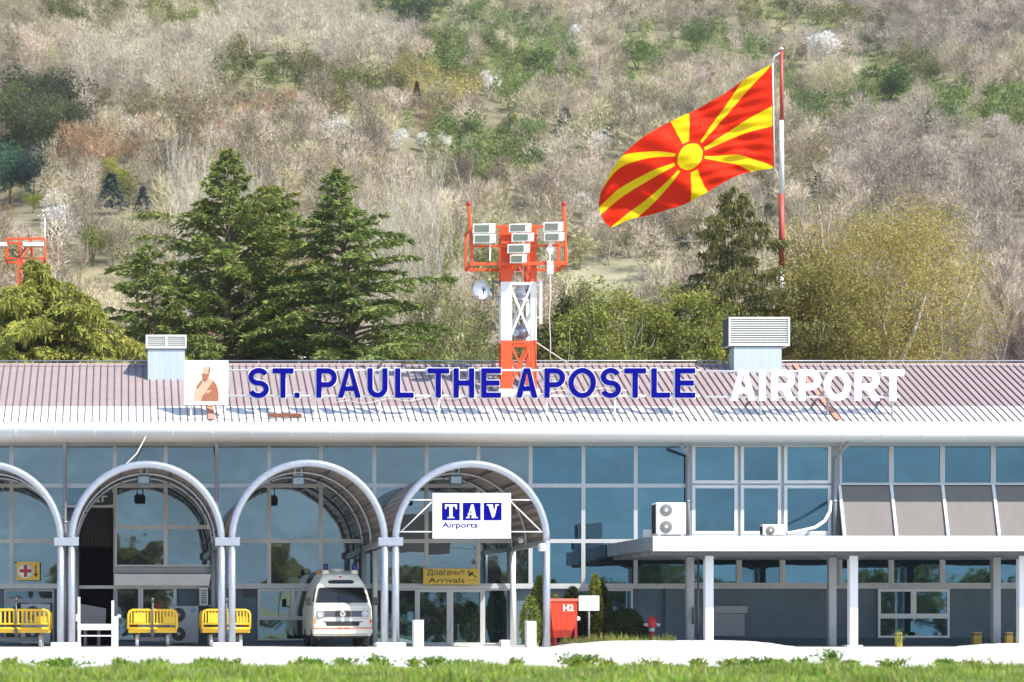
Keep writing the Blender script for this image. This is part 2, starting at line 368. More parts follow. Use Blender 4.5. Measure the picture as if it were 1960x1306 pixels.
def hill_col(v):
    px = VX + v[:,0]*FPX/(v[:,1]+D0); py = HY - (v[:,2]-ZC)*FPX/(v[:,1]+D0)
    n = rng.random(len(v))[:,None]
    c = np.array((0.185,0.165,0.105))*(0.8+0.4*n)
    for a,b,rx,ry,k in ZONES:
        base = {'field':(0.29,0.275,0.18),'dry':(0.36,0.31,0.18),'lawn':(0.22,0.26,0.08),'bare':(0.47,0.36,0.25),'bank':(0.52,0.42,0.29)}.get(k, (0.15,0.16,0.06) if k in ('green','scrub','olive') else None)
        if base is None: continue
        m = np.clip(1.6 - (((px-a)/(rx*1.1))**2 + ((py-b)/(ry*1.1))**2)*1.2, 0, 1)[:,None]
        c = c*(1-m) + np.array(base)*(0.75+0.5*n)*m
    return c
hillm = mat("hillside_soil", (1,1,1), 0.95, attr=True, spec=0.1)
setting("hill", grid_mesh("hill", np.linspace(-110, 420, 220), np.concatenate([np.linspace(36, 260, 130), np.linspace(262, 640, 130)]), hz, hill_col), hillm)

# ------------------------------------------------------------------ terminal building
BX0, BX1 = -11.0, 41.0
bld = thing("terminal_building", "long two-storey airport terminal with blue glass front and mauve ribbed roof", "building", (15, 0, 0))
dx0, dx1 = X(150,0), X(217,0); dz1 = Z(972,0)
b = MB(); b.box(BX0, dx0, 0.12, 9.6, 0.0, 6.74); b.box(dx1, BX1, 0.12, 9.6, 0.0, 6.74); b.box(dx0, dx1, 0.12, 9.6, dz1, 6.74); b.box(dx0, dx1, 4.0, 9.6, 0.0, dz1)
b.box(X(1273,0), X(1312,0), -0.06, 0.118, 0.0, Z(1123,0)-0.01)
part("wall", b, M["slate"], bld)
b = MB(); b.box(X(1360,0), X(2040,0), 0.02, 0.118, 0.0, Z(1221,0)); part("plinth", b, M["slate2"], bld)
# roof: eave, ridge, back slope
EY, EZ, RY, RZ = -0.95, 7.43, 4.1, 9.93
sl = math.atan2(RZ-EZ, RY-EY)
b = MB()
b.extx([(EY,EZ),(RY,RZ),(9.9,7.05),(9.9,6.95),(RY,RZ-.13),(EY,EZ-.1)], BX0, BX1)
def rib(bm_, x, t0, t1, wd=0.028, hh=0.05):
    p = [(EY+(RY-EY)*t, EZ+(RZ-EZ)*t) for t in (t0, t1)]; ny, nz = -math.sin(sl)*hh, math.cos(sl)*hh
    v = []
    for (y, z) in p: v += [(x-wd/2,y,z-.002),(x+wd/2,y,z-.002),(x+wd/2,y+ny,z+nz),(x-wd/2,y+ny,z+nz)]
    bm_.add(v, [(0,1,2,3),(7,6,5,4),(0,4,5,1),(1,5,6,2),(2,6,7,3),(3,7,4,0)])
seam = MB(); x = BX0 + 0.1
while x < BX1:
    rib(seam, x, 0.0, 1.0, .032, .042); x += 0.245
for t in (0.62,): # lap joint between sheet courses
    pass
part("roof", b, M["roof"], bld)
part("standing_seams", seam, mat("shaded_seam",(0.15,0.11,0.115),.6), bld)  # ribs darker than the sheet: the seams' shadow lines are put into their colour
b = MB(); n_ = Vector((0, -math.sin(sl), math.cos(sl)))*0.006
def rp(t, h=0.0): return (EY+(RY-EY)*t - math.sin(sl)*h, EZ+(RZ-EZ)*t + math.cos(sl)*h)
b.extx([rp(0,.008), rp(.26,.008), rp(.26,.001), rp(0,.001)], BX0, BX1)
part("roof_edge_sheet", b, M["roofw"], bld)
b = MB(); b.extx([(RY-.16,RZ-.06),(RY,RZ+.06),(RY+.16,RZ-.06),(RY,RZ-.02)], BX0, BX1); part("ridge_cap", b, M["roof"], bld)
b = MB()   # rounded eave
prof = [(EY+.06,EZ-.11)]
for k in range(13):
    a = R(84 - k*14); prof.append((-1.0 - 0.40*math.cos(a), 7.10 + 0.33*math.sin(a)))
prof += [(-0.55,6.72),(-0.55,6.78)]
b.extx(prof, BX0, BX1, True)
x = X(105,-1.4)
while x > BX0: x -= 1.3
while x < BX1:
    pr = [(y-0.004 if y < -0.9 else y, z) for y,z in prof[1:14]]
    b.extx(pr + [(-0.9,6.9),(-0.9,7.3)], x, x+0.02); x += 1.3
part("fascia", b, M["fascia"], bld)
b = MB(); b.box(BX0, BX1, -0.55, 0.118, 6.70, 6.76); part("soffit", b, M["alu"], bld)
# glazing: each window is its frame with one pane as its sub-part
wn = [0]
def window(a, b_, c, d, fw=5, gm="glass", y=0.0, tilt=None, fm="alu", lab=None, fx=None, dep=0.06):
    """a..b_, c..d photo pixels of the outer frame on the facade plane, fw the bar width in pixels"""
    x0, x1, z1, z0 = X(a,y), X(b_,y), Z(c,y), Z(d,y); f = fw*sc(y); g_ = 0.0015
    x0 += g_; x1 -= g_; z0 += g_; z1 -= g_
    fr = MB(); fr.box(x0, x0+f, y-dep, y+.05, z0, z1); fr.box(x1-f, x1, y-dep, y+.05, z0, z1)
    fr.box(x0+f, x1-f, y-dep+.002, y+.048, z0, z0+f); fr.box(x0+f, x1-f, y-dep+.002, y+.048, z1-f, z1)
    w_ = part("window", fr, M[fm], bld, lab)
    tx, tz = rnd.uniform(-.0035,.0035), rnd.uniform(-.004,.004)
    p = MB(); hw, hh = (x1-x0)/2-f, (z1-z0)/2-f; cx, cz = (x0+x1)/2, (z0+z1)/2
    vs = [(cx+sx*hw, y-.01+yy+tx*sx*hw*2+tz*sz*hh*2, cz+sz*hh) for yy in (0,.012) for sx,sz in ((-1,-1),(1,-1),(1,1),(-1,1))]
    p.add(vs, [(0,1,2,3),(7,6,5,4),(0,4,5,1),(1,5,6,2),(2,6,7,3),(3,7,4,0)])
    part("pane", p, M[gm], w_)
    return w_
cols = [-180,-78,22,125,220,317,415,515,614,716,816,915,1015,1116,1216,1316]
rows = [849,930,1036,1121]
for i in range(len(cols)-1):
    a, b_ = cols[i], cols[i+1]
    gm = "glass" if b_ <= 1016 else "glass2"
    if 125 <= a < 400:
        rr = [849,930] if a == 125 else [849,930,1009,1085]
    else: rr = rows
    for j in range(len(rr)-1):
        window(a, b_, rr[j], rr[j+1], 3.6, gm)
window(125, 220, 930, 972, 4.5, "glassd", lab="window over the dark doorway with white lettering")
for a, b_ in ((1324,1411),(1417,1494),(1500,1590)):
    window(a, b_, 850, 926, 6, "glass2", fm="white"); window(a, b_, 929, 1023, 6, "glass2", fm="white"); window(a, b_, 1023, 1057, 4, "glass2")
for a, b_ in ((1316,1414),(1414,1497),(1497,1592)): window(a, b_, 1057, 1121, 5, "glass2")
rc = [1606,1705,1803,1900,1998,2096]
for i in range(5):
    window(rc[i], rc[i+1], 849, 929, 4.5, "glass2"); window(rc[i], rc[i+1], 1028, 1121, 5, "glass2")
    # outward leaning taupe spandrel with its white ribs
    x0, x1 = X(rc[i],0)+.04, X(rc[i+1],0)-.04; za, zb = Z(931,0), Z(1028,0)
    p = MB(); p.add([(x0,-.05,za),(x1,-.05,za),(x1,-.55,zb),(x0,-.55,zb),(x0,-.02,za),(x1,-.02,za),(x1,-.52,zb),(x0,-.52,zb)],
                    [(0,1,2,3),(7,6,5,4),(0,4,5,1),(1,5,6,2),(2,6,7,3),(3,7,4,0)])
    part("sloping_panel", p, M["greypanel"], bld)
    p = MB(); xr = X(rc[i],0); p.add([(xr-.055,-.09,za+.05),(xr+.04,-.09,za+.05),(xr+.04,-.62,zb),(xr-.055,-.62,zb),(xr-.055,-.0,za+.05),(xr+.04,-.0,za+.05),(xr+.04,-.5,zb),(xr-.055,-.5,zb)],
                    [(0,1,2,3),(7,6,5,4),(0,4,5,1),(1,5,6,2),(2,6,7,3),(3,7,4,0)])
    part("rib", p, M["white"], bld)
b = MB(); b.bpx(1324.3, 1589.7, 849.5, 1057, .056, .117, 0); part("window_backing", b, M["alu"], bld)
b = MB(); b.bpx(1590, 1606, 849, 1121, -.05, .1, 0); part("pier", b, M["alu2"], bld)
b = MB(); b.bpx(1316, 1324, 849, 1057, -.05, .1, 0); part("pier", b, M["alu2"], bld)
b = MB(); b.bpx(-180, 2090, 1121, 1127, -.10, .115, 0); part("transom", b, M["alu"], bld)
# ground floor openings
for q in ((500,562,1122.5,1182),(562,612,1122.5,1182),(1100,1207,1124,1184)): pass
def low(a, b_, c, d, fw=4, gm="glass", fm="alu"): return window(a, b_, c, d, fw, gm, y=0.02, fm=fm, dep=.05)
low(493,561,1127.5,1184); low(561,612,1127.5,1184); low(493,612,1184,1226,3,"glassd")
low(1100,1211,1127.5,1184,4,"glass2"); low(1100,1211,1184,1228,3,"glassd")
low(1680,1748,1125.5+2,1180,5,"glass2","white"); low(1748,1817,1127.5,1180,5,"glass2","white"); low(1680,1817,1180,1221,4,"glass2","white")
low(221,268,1122,1225,3.5); low(268,338,1122,1200,6)
low(8,104,1128,1150,4,"glassd","alu2"); low(8,60,1150,1232,4,"glass","alu2"); low(60,104,1150,1232,4,"glassd","alu2")
low(716,758,1127.5,1234,3,"glassd"); low(758,797,1127.5,1234,3,"glassd","alu"); low(925,988,1127.5,1234,3,"glassd")
# entrance doors
for a, b_ in ((797,861),(861,925)):
    d_ = window(a, b_, 1127.5, 1236, 6, "glassd", y=0.0, fm="alu", lab="aluminium glazed entrance door"); d_.name = "door"
    if a == 861:
        h = MB(); h.tube([(X(864,0),-.07,Z(1196,0)),(X(864,0),-.13,Z(1196,0)),(X(864,0),-.13,Z(1212,0)),(X(864,0),-.07,Z(1212,0))], .018, 8); part("handle", h, M["white"], d_)
b = MB(); b.bpx(222, 412, 1086, 1098, -.07, .115, 0); part("spandrel", b, M["alu2"], bld)
b = MB(); b.prism([(X(219,-.4),Z(1121,-.4)),(X(400,-.4),Z(1121,-.4)),(X(404,-.4),Z(1099,-.4)),(X(219,-.4),Z(1099,-.4))], -.4, .115)
for px in range(226, 400, 35): b.bpx(px, px+1, 1099.5, 1120.5, -.404, -.39, -.4)
part("shutter_box", b, M["acw"], bld, "pale grey metal shutter box above the shaded windows")
# dark doorway with curtain and boards
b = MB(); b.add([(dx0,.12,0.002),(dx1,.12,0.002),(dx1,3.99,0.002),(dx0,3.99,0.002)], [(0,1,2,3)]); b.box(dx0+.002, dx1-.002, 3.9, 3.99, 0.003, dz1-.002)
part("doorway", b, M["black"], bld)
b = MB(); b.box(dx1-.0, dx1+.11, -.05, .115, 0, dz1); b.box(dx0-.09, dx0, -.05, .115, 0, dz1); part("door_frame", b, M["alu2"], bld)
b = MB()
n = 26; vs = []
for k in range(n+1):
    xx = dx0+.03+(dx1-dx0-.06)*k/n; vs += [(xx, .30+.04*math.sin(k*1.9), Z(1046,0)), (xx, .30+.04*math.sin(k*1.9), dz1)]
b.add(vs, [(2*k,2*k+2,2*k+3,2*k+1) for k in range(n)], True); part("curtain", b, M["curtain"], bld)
# roller shutter under the flat canopy
sh = MB(); sh.bpx(1361, 1429, 1160, 1174, -.12, .11, 0); k = part("roller_shutter", sh, M["alu2"], bld)
s2 = MB()
for q in range(12):
    zt = Z(1175+q*3.6,0); zb_ = Z(1175+(q+1)*3.6-.6,0); s2.prism([(X(1364,0),zb_),(X(1425,0),zb_),(X(1425,0),zt),(X(1364,0),zt)], -.02-.015*(q%2), .105)
part("curtain_slats", s2, M["alu2"], k)
b = MB(); b.bpx(465, 491, 1128, 1143, .06, .118, 0); part("vent", b, M["fand"], bld)
b = MB(); x = BX0   # lightning rail along the ridge
b.tube([(BX0,RY,RZ+.14),(BX1,RY,RZ+.14)], .022, 6)
while x < BX1: b.bar((x,RY,RZ-.05),(x,RY,RZ+.15),.03); x += 1.43
part("ridge_rail", b, M["steel"], bld)
# lettering on the pane beside the doorway
gb = MB(); gb.bpx(166, 217, 943, 966, -.075, -.062, 0); gp = part("lettered_panel", gb, mat("green_panel",(0.02,0.06,0.05),.5), bld)
textpart("lettering", "bar", X(163,0), X(206,0), Z(962,0), Z(943,0), -.12, .03, M["signw"], gp)
# ------------------------------------------------------------------ arched canopies
AY = -6.2
def arch_canopy(pl, pr, lab, first):
    xl, xr = X(pl,AY), X(pr,AY); cx, r = (xl+xr)/2, (xr-xl)/2; zs = Z(1035,AY)
    t = thing("arched_canopy", lab, "canopy", (cx, AY, 0), "barrel canopies along the front")
    def arc(rad, y, n=28): return [(cx-rad*math.cos(PI*k/n), y, zs+rad*math.sin(PI*k/n)*1.015) for k in range(n+1)]
    b = MB(); b.tube(arc(r, AY), .115, 10); part("front_arch", b, M["steel"], t)
    b = MB(); b.tube(arc(r-.02, -.22), .07, 8); part("rear_arch", b, M["steel"], t)
    b = MB(); b.tube(arc(r-.06, AY/2), .05, 8); part("middle_arch", b, M["steel"], t)
    # corrugated shell
    n = 120; vs = []; yy = np.linspace(AY+.02, -.14, 14)
    for y in yy:
        for k in range(n+1):
            a = PI*k/n; q = r+.05+.018*math.sin(k*PI/2.0*1.0); vs.append((cx-q*math.cos(a), y, zs+q*math.sin(a)*1.015))
    N = n+1; m = len(yy)
    for y in yy[::-1]:
        for k in range(n+1):
            a = PI*k/n; q = r+.035+.018*math.sin(k*PI/2.0); vs.append((cx-q*math.cos(a), y, zs+q*math.sin(a)*1.015))
    b = MB(); b.add(vs, [(i*N+k,i*N+k+1,(i+1)*N+k+1,(i+1)*N+k) for i in range(2*m-1) for k in range(n)], False); part("shell", b, M["shell"], t)
    b = MB()
    for k in range(9):
        a = PI*(k+.5)/9; q = r-.03; p = (cx-q*math.cos(a), zs+q*math.sin(a)*1.015)
        b.tube([(p[0],AY+.1,p[1]),(p[0],-.24,p[1])], .03, 6)
    part("purlins", b, M["darksteel"], t)
    for s, xx in ((-1,xl),(1,xr)):
        b = MB(); b.box(xx-.06, xx+.06, AY+.14, -.2, zs-.13, zs+.02); part("side_beam", b, M["alu2"], t)
        b = MB(); b.tube([(xx,AY,.0),(xx,AY,zs)], .115, 12); part("post", b, M["steel"], t)
        b = MB(); b.tube([(xx-s*.02,-.35,0),(xx-s*.02,-.35,zs-.131)], .09, 10); part("rear_post", b, M["alu2"] if pl<700 else M["white"], t)
    if pr < 1000:
        b = MB(); b.cbox(xr-.20, xr+.56, AY-.135, AY+.135, zs-.16, zs+.09, .01); part("clamp", b, M["steel"], t)
        b = MB(); b.cbox(xr-.30, xr+.62, AY-.4, AY+.35, -.02, .15, .03); part("base_pad", b, M["pier"], t)
    return t
arch_canopy(-172, 116, "barrel canopy over the red cross sign, cut off by the left edge", True)
arch_canopy(137, 424, "barrel canopy in front of the tall dark doorway", False)
arch_canopy(444, 736, "barrel canopy sheltering the parked ambulance", False)
arch_canopy(757, 1046, "barrel canopy over the arrivals entrance, with the white sign in its arch", False)

def floodlight(px, py, lab):
    y = AY+.35; x, z = X(px,y), Z(py,y)
    t = thing("floodlight", lab, "floodlight", (x,y,z), "floodlights under the barrel canopies")
    b = MB(); b.cbox(x-.20,x+.20,y-.02,y+.16,z-.17,z+.16,.03); part("housing", b, M["darksteel"], t)
    b = MB(); b.box(x-.16,x+.16,y-.03,y-.018,z-.09,z+.10); part("lens", b, M["lens"], t)
    b = MB(); b.bar((x-.1,y+.07,z+.15),(x-.1,y+.07,z+.42),.04); b.bar((x+.1,y+.07,z+.15),(x+.1,y+.07,z+.42),.04); b.box(x-.16,x+.16,y+.04,y+.1,z+.15,z+.2); part("bracket", b, M["alu2"], t)
floodlight(275, 919, "black floodlight under the canopy of the dark doorway")
floodlight(571, 921, "black floodlight hanging above the parked ambulance")
floodlight(873, 919, "floodlight above the white sign of the arrivals canopy")

# white boxes on the last post
def wallbox(px0,px1,py0,py1,y,lab):
    b = MB(); b.cbox(X(px0,y),X(px1,y),y,y+.35,Z(py1,y),Z(py0,y),.03); b.lathe([(.05,-.04),(.06,0.0)],((X(px0,y)+X(px1,y))/2,y,(Z(py0,y)+Z(py1,y))/2),12,'y'); return solo("camera_box", b, M["white"], lab, "security camera", (X(px0,y),y,Z(py1,y)))
wallbox(1034,1045,1040,1055,AY-.5,"white security camera box on the right post of the arrivals canopy")
wallbox(995,1003,1029,1039,-3.0,"small white camera under the right beam of the arrivals canopy")

# ------------------------------------------------------------------ flat canopy on columns
FY = -6.5
fx0 = X(1250,FY); z0, z1 = Z(1055,FY), Z(1026,FY)
fc = thing("flat_canopy", "flat white-edged canopy on square columns along the right wing", "canopy", (fx0, FY, 0))
b = MB(); b.box(fx0+.02, BX1, FY+.06, -.12, z0+.02, z1-.03); part("roof", b, M["soffit"], fc)
b = MB(); b.box(fx0, BX1, FY, FY+.055, z0, z1)
for px in (1413,1681,1937): b.box(X(px,FY)-.008, X(px,FY)+.008, FY-.004, FY+.01, z0, z1)
part("fascia", b, M["white"], fc)
b = MB(); b.box(fx0-.03, fx0-.002, FY+.06, -.12, z0+.03, z1-.02)
for k in range(6): yy = FY+.2+k*1.1; b.box(fx0-.045, fx0-.028, yy, yy+.05, z0+.02, z1-.01)
part("end_fascia", b, M["end_shade"], fc)  # darker colour on this end carries the shade of the side facing left
b = MB()
for k in range(5): yy = FY+.5+k*1.3; b.box(fx0+.05, BX1-.01, yy, yy+.12, z0-.10, z0+.018)
part("purlins", b, M["soffit"], fc)
for rowy, pxs, wd in ((-5.43,(1356,1632,1956),.13),(-4.0,(1320,1592,1906),.12)):
    for px in pxs:
        x = X(px,rowy); b = MB(); b.cbox(x-wd,x+wd,rowy-wd,rowy+wd,-.05,z0-.11,.012); c_ = part("column", b, M["column"] if rowy < -5 else M["alu2"], fc)
        b = MB()
        for s in (-1,1): b.prism([(x+s*wd,z0-.22),(x+s*wd,z0-.012),(x+s*.62,z0-.012),(x+s*.62,z0-.06)][::s], rowy-.06, rowy+.06)
        part("bracket", b, M["soffit"], c_)
        if rowy < -5:
            b = MB(); b.cbox(x-.25,x+.25,rowy-.25,rowy+.25,-.05,.06,.02); part("footing", b, M["pier"], c_)
b = MB(); y = -5.2; b.box(fx0-.0, fx0+.35, y, y+.03, z1, z1+.25); part("flashing", b, M["steel"], fc)

# air conditioners
def ac(px0,px1,py0,py1,y,dep,fans,m,fm,lab,fanx=.33,grp=None):
    x0,x1,zb,zt = X(px0,y),X(px1,y),Z(py1,y),Z(py0,y)
    t = thing("air_conditioner", lab, "air conditioner", (x0,y,zb), grp)
    b = MB(); b.cbox(x0,x1,y,y+dep,zb+.03,zt,.02); b.box(x0+.06,x0+.14,y+.02,y+dep-.02,zb,zb+.04); b.box(x1-.14,x1-.06,y+.02,y+dep-.02,zb,zb+.04); part("casing", b, m, t)
    H = zt-zb; rr = min(H/(2*fans)*.72, (x1-x0)*.30); cx = x0+(x1-x0)*fanx
    for k in range(fans):
        cz = zb + H*(k+.5)/fans + (.02 if fans>1 else .0)
        b = MB()
        for q in (1.0,.84,.68,.52): b.lathe([(rr*q,-.022),(rr*q-.02,-.03),(rr*q-.04,-.022)],(cx,y,cz),28,'y')
        for q in range(12):
            a = 2*PI*q/12; b.bar((cx+.3*rr*math.cos(a),y-.02,cz+.3*rr*math.sin(a)),(cx+rr*math.cos(a),y-.02,cz+rr*math.sin(a)),.012)
        g_ = part("fan_grille", b, fm, t)
        b = MB(); b.lathe([(rr,-.004),(rr,-.010),(0,-.010)],(cx,y,cz),28,'y'); part("fan_opening", b, M["fand"] if m is M["acg"] else M["fan"], g_)
        b = MB(); b.lathe([(rr*.3,-.012),(rr*.28,-.03),(0,-.035)],(cx,y,cz),16,'y'); part("hub", b, m, g_)
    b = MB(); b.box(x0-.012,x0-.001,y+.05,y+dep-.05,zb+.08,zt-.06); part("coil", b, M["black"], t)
    return t
ac(1256,1313,962,1026,-6.35,.60,2,M["acw"],M["fan"],"tall white air conditioner with two fans on the left end of the flat canopy")
ac(1460,1504,1004,1027,-6.3,.32,1,M["acw"],M["fan"],"small low white air conditioner on the flat canopy roof")
a_ = ac(323,380,1160,1233,-1.2,.5,2,M["acg"],M["fand"],"big grey air conditioner with two dark fans standing behind the yellow carts")
b = MB(); y=-1.2; b.lathe([(.085,-.006),(.085,-.012),(0,-.012)],(X(369,y),y,Z(1168,y)),18,'y'); part("badge", b, mat("pale_blue_badge",(0.30,0.40,0.62),.4), a_)
ac(40,96,1156,1234,-1.2,.5,2,M["acg"],M["fand"],"grey air conditioner half hidden by the leftmost yellow cart",.4)
b = MB(); y=-.5; x0,x1,zb,zt=X(382,y),X(398,y),Z(1158,y),Z(1125,y); t=thing("vent_box","small white louvred vent unit on a shelf under the shutter box","vent",(x0,y,zb))
b.cbox(x0,x1,y,y+.4,zb,zt,.01); part("casing",b,M["acw"],t)
b = MB()
for k in range(8): b.box(x0+.04,x1-.04,y-.006,y-.001,zb+.05+k*.06,zb+.085+k*.06)
part("louvre",b,M["fand"],t)
b = MB(); b.box(x0-.05,x1+.15,y,y+.6,zb-.04,zb-.003); b.bar((x1+.12,y+.03,zb-.04),(x1-.1,y+.5,zb-.4),.03); part("shelf",b,M["alu2"],t)
b = MB(); pts=[(1505,1022),(1535,1016),(1560,1010),(1578,998),(1588,980),(1590,960)]; b.tube([(X(p,-5.9+5.7*k/5),-5.9+5.7*k/5,Z(q,-5.9+5.7*k/5)) for k,(p,q) in enumerate(pts)],.055,8); solo("hose",b,M["white"],"white insulated hose running from the low air conditioner up to the drainpipe","hose",(X(1505,-5.9),-5.9,Z(1022,-5.9)))

# drain pipes
def drain(pts, r, m, lab):
    b = MB(); b.tube([(X(p,y),y,Z(q,y)) for p,q,y in pts], r, 8); p0 = pts[-1]
    for p,q,y in pts[1:-1]: b.tube([(X(p,y),y,Z(q,y)-.03),(X(p,y),y,Z(q,y)+.03)], r*1.25, 8)
    solo("drain_pipe", b, m, lab, "drainpipe", (X(p0[0],p0[2]),p0[2],Z(p0[1],p0[2])), "drainpipes on the glass front")
drain([(124,846,-.9),(124.5,880,-.16),(125,1000,-.16),(125,1121,-.16),(125,1234,-.16)], .055, M["steel"], "silver drainpipe between the two leftmost canopies")
drain([(414,846,-.9),(415,880,-.16),(415,1000,-.16),(415,1121,-.16),(415,1234,-.16)], .055, M["steel"], "silver drainpipe left of the ambulance canopy")
drain([(1303,852,-.9),(1317,872,-.18),(1317,960,-.18),(1317,1040,-.18)], .06, M["alu2"], "grey drainpipe descending behind the tall two-fan air conditioner")
drain([(1626,846,-1.1),(1600,878,-.2),(1598,960,-.2),(1598,1026,-.2)], .065, M["alu2"], "grey drainpipe with a bent top beside the sloping panels")
b = MB(); b.tube([(X(279,-1.4),-1.4,Z(836,-1.4)),(X(262,-1.6),-1.6,Z(868,-1.6)),(X(240,-2.4),-2.4,Z(890,-2.4))],.02,6); solo("cable",b,M["rope"],"pale cable hanging from the eave to the canopy of the dark doorway","cable",(X(279,-1.4),-1.4,Z(836,-1.4)))
b = MB(); b.tube([(X(1660+k*0,-1.2)+.0,-1.2,0) if False else (X(1629-4*k*k*.12,-1.42+.08*k),-1.42+.08*k,Z(815+6*k,-1.42+.08*k)) for k in range(7)],.018,6); solo("cable",b,M["rope"],"thin grey cable looping over the eave above the bent drainpipe","cable",(X(1629,-1.4),-1.4,Z(815,-1.4)))

# ------------------------------------------------------------------ roof signs
LY = -0.62
def letters(txt, spec, z_lo, z_hi, parent, m, tk, outline=None):
    for ch, (a, b_) in zip(txt, spec):
        dz = .012*(z_hi-z_lo) if ch in 'SO' else 0
        x0, W, zb, H = X(a,LY), X(b_,LY)-X(a,LY), z_lo-dz, z_hi-z_lo+2*dz
        f = part("letter", glyph(MB(), ch, x0, zb, W, H, tk, LY, .07), m, parent)
        if outline:
            o = outline; part("letter_edge", glyph(MB(), ch, x0-o, zb-o, W+2*o, H+2*o if ch != '.' else H, tk+2*o, LY+.078, .05), M["signw"], f)
sg = thing("roof_sign", "blue white-edged letters on rails along the roof", "sign", (X(475,LY),LY,Z(800,LY)))
spec = [(475,517),(522,563),(565,572),(606,645),(646,692),(703,743),(756,793),(820,860),(869,909),(922,961),(989,1037),(1045,1084),(1091,1138),(1147,1190),(1196,1236),(1249,1284),(0,0),(0,0)]
spec = [(475,515),(522,562),(565,573),(606,645),(647,691),(704,742),(757,792),(819,860),(869,908),(922,959),(989,1029),(1043,1082),(1089,1141),(1150,1189),(1196,1237),(1248,1283),(1293,1331)]
letters("ST.PAULTHEAPOSTLE", spec, Z(761,LY), Z(705,LY), sg, M["blue"], .165, .032)
b = MB()
for py in (709,758): b.tube([(X(437,LY+.17),LY+.17,Z(py,LY+.17)),(X(1340,LY+.17),LY+.17,Z(py,LY+.17))], .035, 6)
part("rail", b, M["white"], sg)
for px in (489,604,727,840,1046,1177,1290):
    b = MB(); yb = LY+.22; x = X(px,yb); b.bar((x,yb,EZ+(yb-EY)*math.tan(sl)-.02),(x,yb,Z(706,yb)),.06); part("support", b, M["white"], sg)
sw = thing("roof_sign", "bold white letters on rails at the right end of the roof", "sign", (X(1398,LY),LY,Z(800,LY)))
spec2 = [(1398,1447),(1453,1466),(1476,1522),(1529,1572),(1577,1629),(1636,1684),(1688,1731)]
letters("AIRPORT", spec2, Z(767,LY), Z(707,LY), sw, M["signw"], .225)
b = MB()
for py in (711,760): b.tube([(X(1350,LY+.17),LY+.17,Z(py,LY+.17)),(X(1722,LY+.17),LY+.17,Z(py,LY+.17))], .035, 6)
part("rail", b, M["white"], sw)
for px in (1456,1584,1708):
    b = MB(); yb = LY+.22; x = X(px,yb); b.bar((x,yb,EZ+(yb-EY)*math.tan(sl)-.02),(x,yb,Z(709,yb)),.07); b.bar((x-.03,yb+.03,Z(745,yb)),(x-.12,yb+1.1,EZ+(yb+1.1-EY)*math.tan(sl)),.06); part("support", b, M["alu2"], sw)

# portrait panel: a generic robed, bearded figure in sepia
py_ = LY
ps = thing("portrait_sign", "square ivory panel with a sepia robed figure on the roof", "sign", (X(352,py_),py_,Z(776,py_)))
b = MB(); b.cbox(X(352,py_),X(437,py_),py_,py_+.08,Z(775,py_),Z(690,py_),.008); part("panel", b, M["paper"], ps)
def pol(pts, d): 
    return [(X(p,py_),Z(q,py_)) for p,q in pts]
def flat(pts, yo, th=.004):
    b = MB(); b.prism(pol(pts,0)[::-1], py_-yo-th, py_-yo); return b
part("robe", flat([(371,768),(372,752),(376,738),(384,729),(390,724),(400,722),(409,728),(416,738),(419,752),(419,768)][::-1],.001), M["sepia2"], ps)
fb = MB()
for pts in ([(385,768),(388,757),(400,752),(414,738),(418,750),(418,768)],[(400,741),(408,729),(415,738),(406,746),(395,748)],[(376,741),(383,730),(388,727),(386,735),(379,744)],[(390,756),(396,750),(398,768),(392,768)]):
    dq_ = globals().get('dq_',0)+.0008; fb.prism(pol(pts[::-1],0), py_-.009-dq_, py_-.0055)
part("drapery", fb, M["bronze"], ps)
hb = MB(); hb.prism([(X(394.5,py_)+.10*math.cos(2*PI*k/20), Z(709,py_)+.15*math.sin(2*PI*k/20)) for k in range(20)], py_-.0165, py_-.0130); part("head", hb, M["sepia2"], ps)
bb = MB(); bb.prism(pol([(386.5,715),(387.5,723),(392,731),(397,727),(401,718),(398,715.5),(394,716.5),(390,715)],0), py_-.021, py_-.0170); bb.prism(pol([(399.5,700),(402,704),(402.5,712),(400.5,717),(399,712),(400,706)],0)[::-1], py_-.0205, py_-.0172); part("beard", bb, M["bronze"], ps)
b = MB()
for px in (366,421): yb=py_+.12; x=X(px,yb); b.bar((x,yb,EZ+(yb-EY)*math.tan(sl)-.02),(x,yb,Z(700,yb)),.06)
part("support", b, M["white"], ps)
# terracotta strips lying down the roof slope
def strip(px, t0, t1, wd, lab):
    b = MB(); x = X(px, EY); v=[]
    for h in (.052,.075):
        for t,s in ((t0,-1),(t0,1),(t1,1),(t1,-1)): y,z = rp(t,h); v.append((x+s*wd/2,y,z))
    b.add(v,[(0,3,2,1),(4,5,6,7),(0,1,5,4),(1,2,6,5),(2,3,7,6),(3,0,4,7)])
    solo("roof_strip", b, mat("terracotta_strip",(0.52,0.22,0.15),.7), lab, "roof strip", (x,rp(t0)[0],rp(t0)[1]))
strip(405,0.02,.55,.22,"terracotta strip down the roof under the portrait panel")
strip(1606,0.02,.97,.17,"terracotta strip down the roof behind the white letters")
b = MB(); y,z = rp(.06,.055)
for k in range(4): b.box(X(515,y),X(578,y),y-.02+k*.07,y+.03+k*.07,z+k*.037,z+.03+k*.037)
solo("board", b, M["brown"], "rusty brown slatted board lying at the edge of the roof", "board", (X(515,y),y,z))
b = MB(); pts=[]
for k in range(40):
    t=.30+.0*k; q=k/39; px=640+q*560; t_=.28+.25*q+.03*math.sin(k*1.1); y,z=rp(t_,.075); pts.append((X(px,y),y,z))
b.tube(pts,.016,5); solo("cable", b, M["rope"], "pale cable lying across the roof below the blue letters", "cable", pts[0])
b = MB(); pts=[]
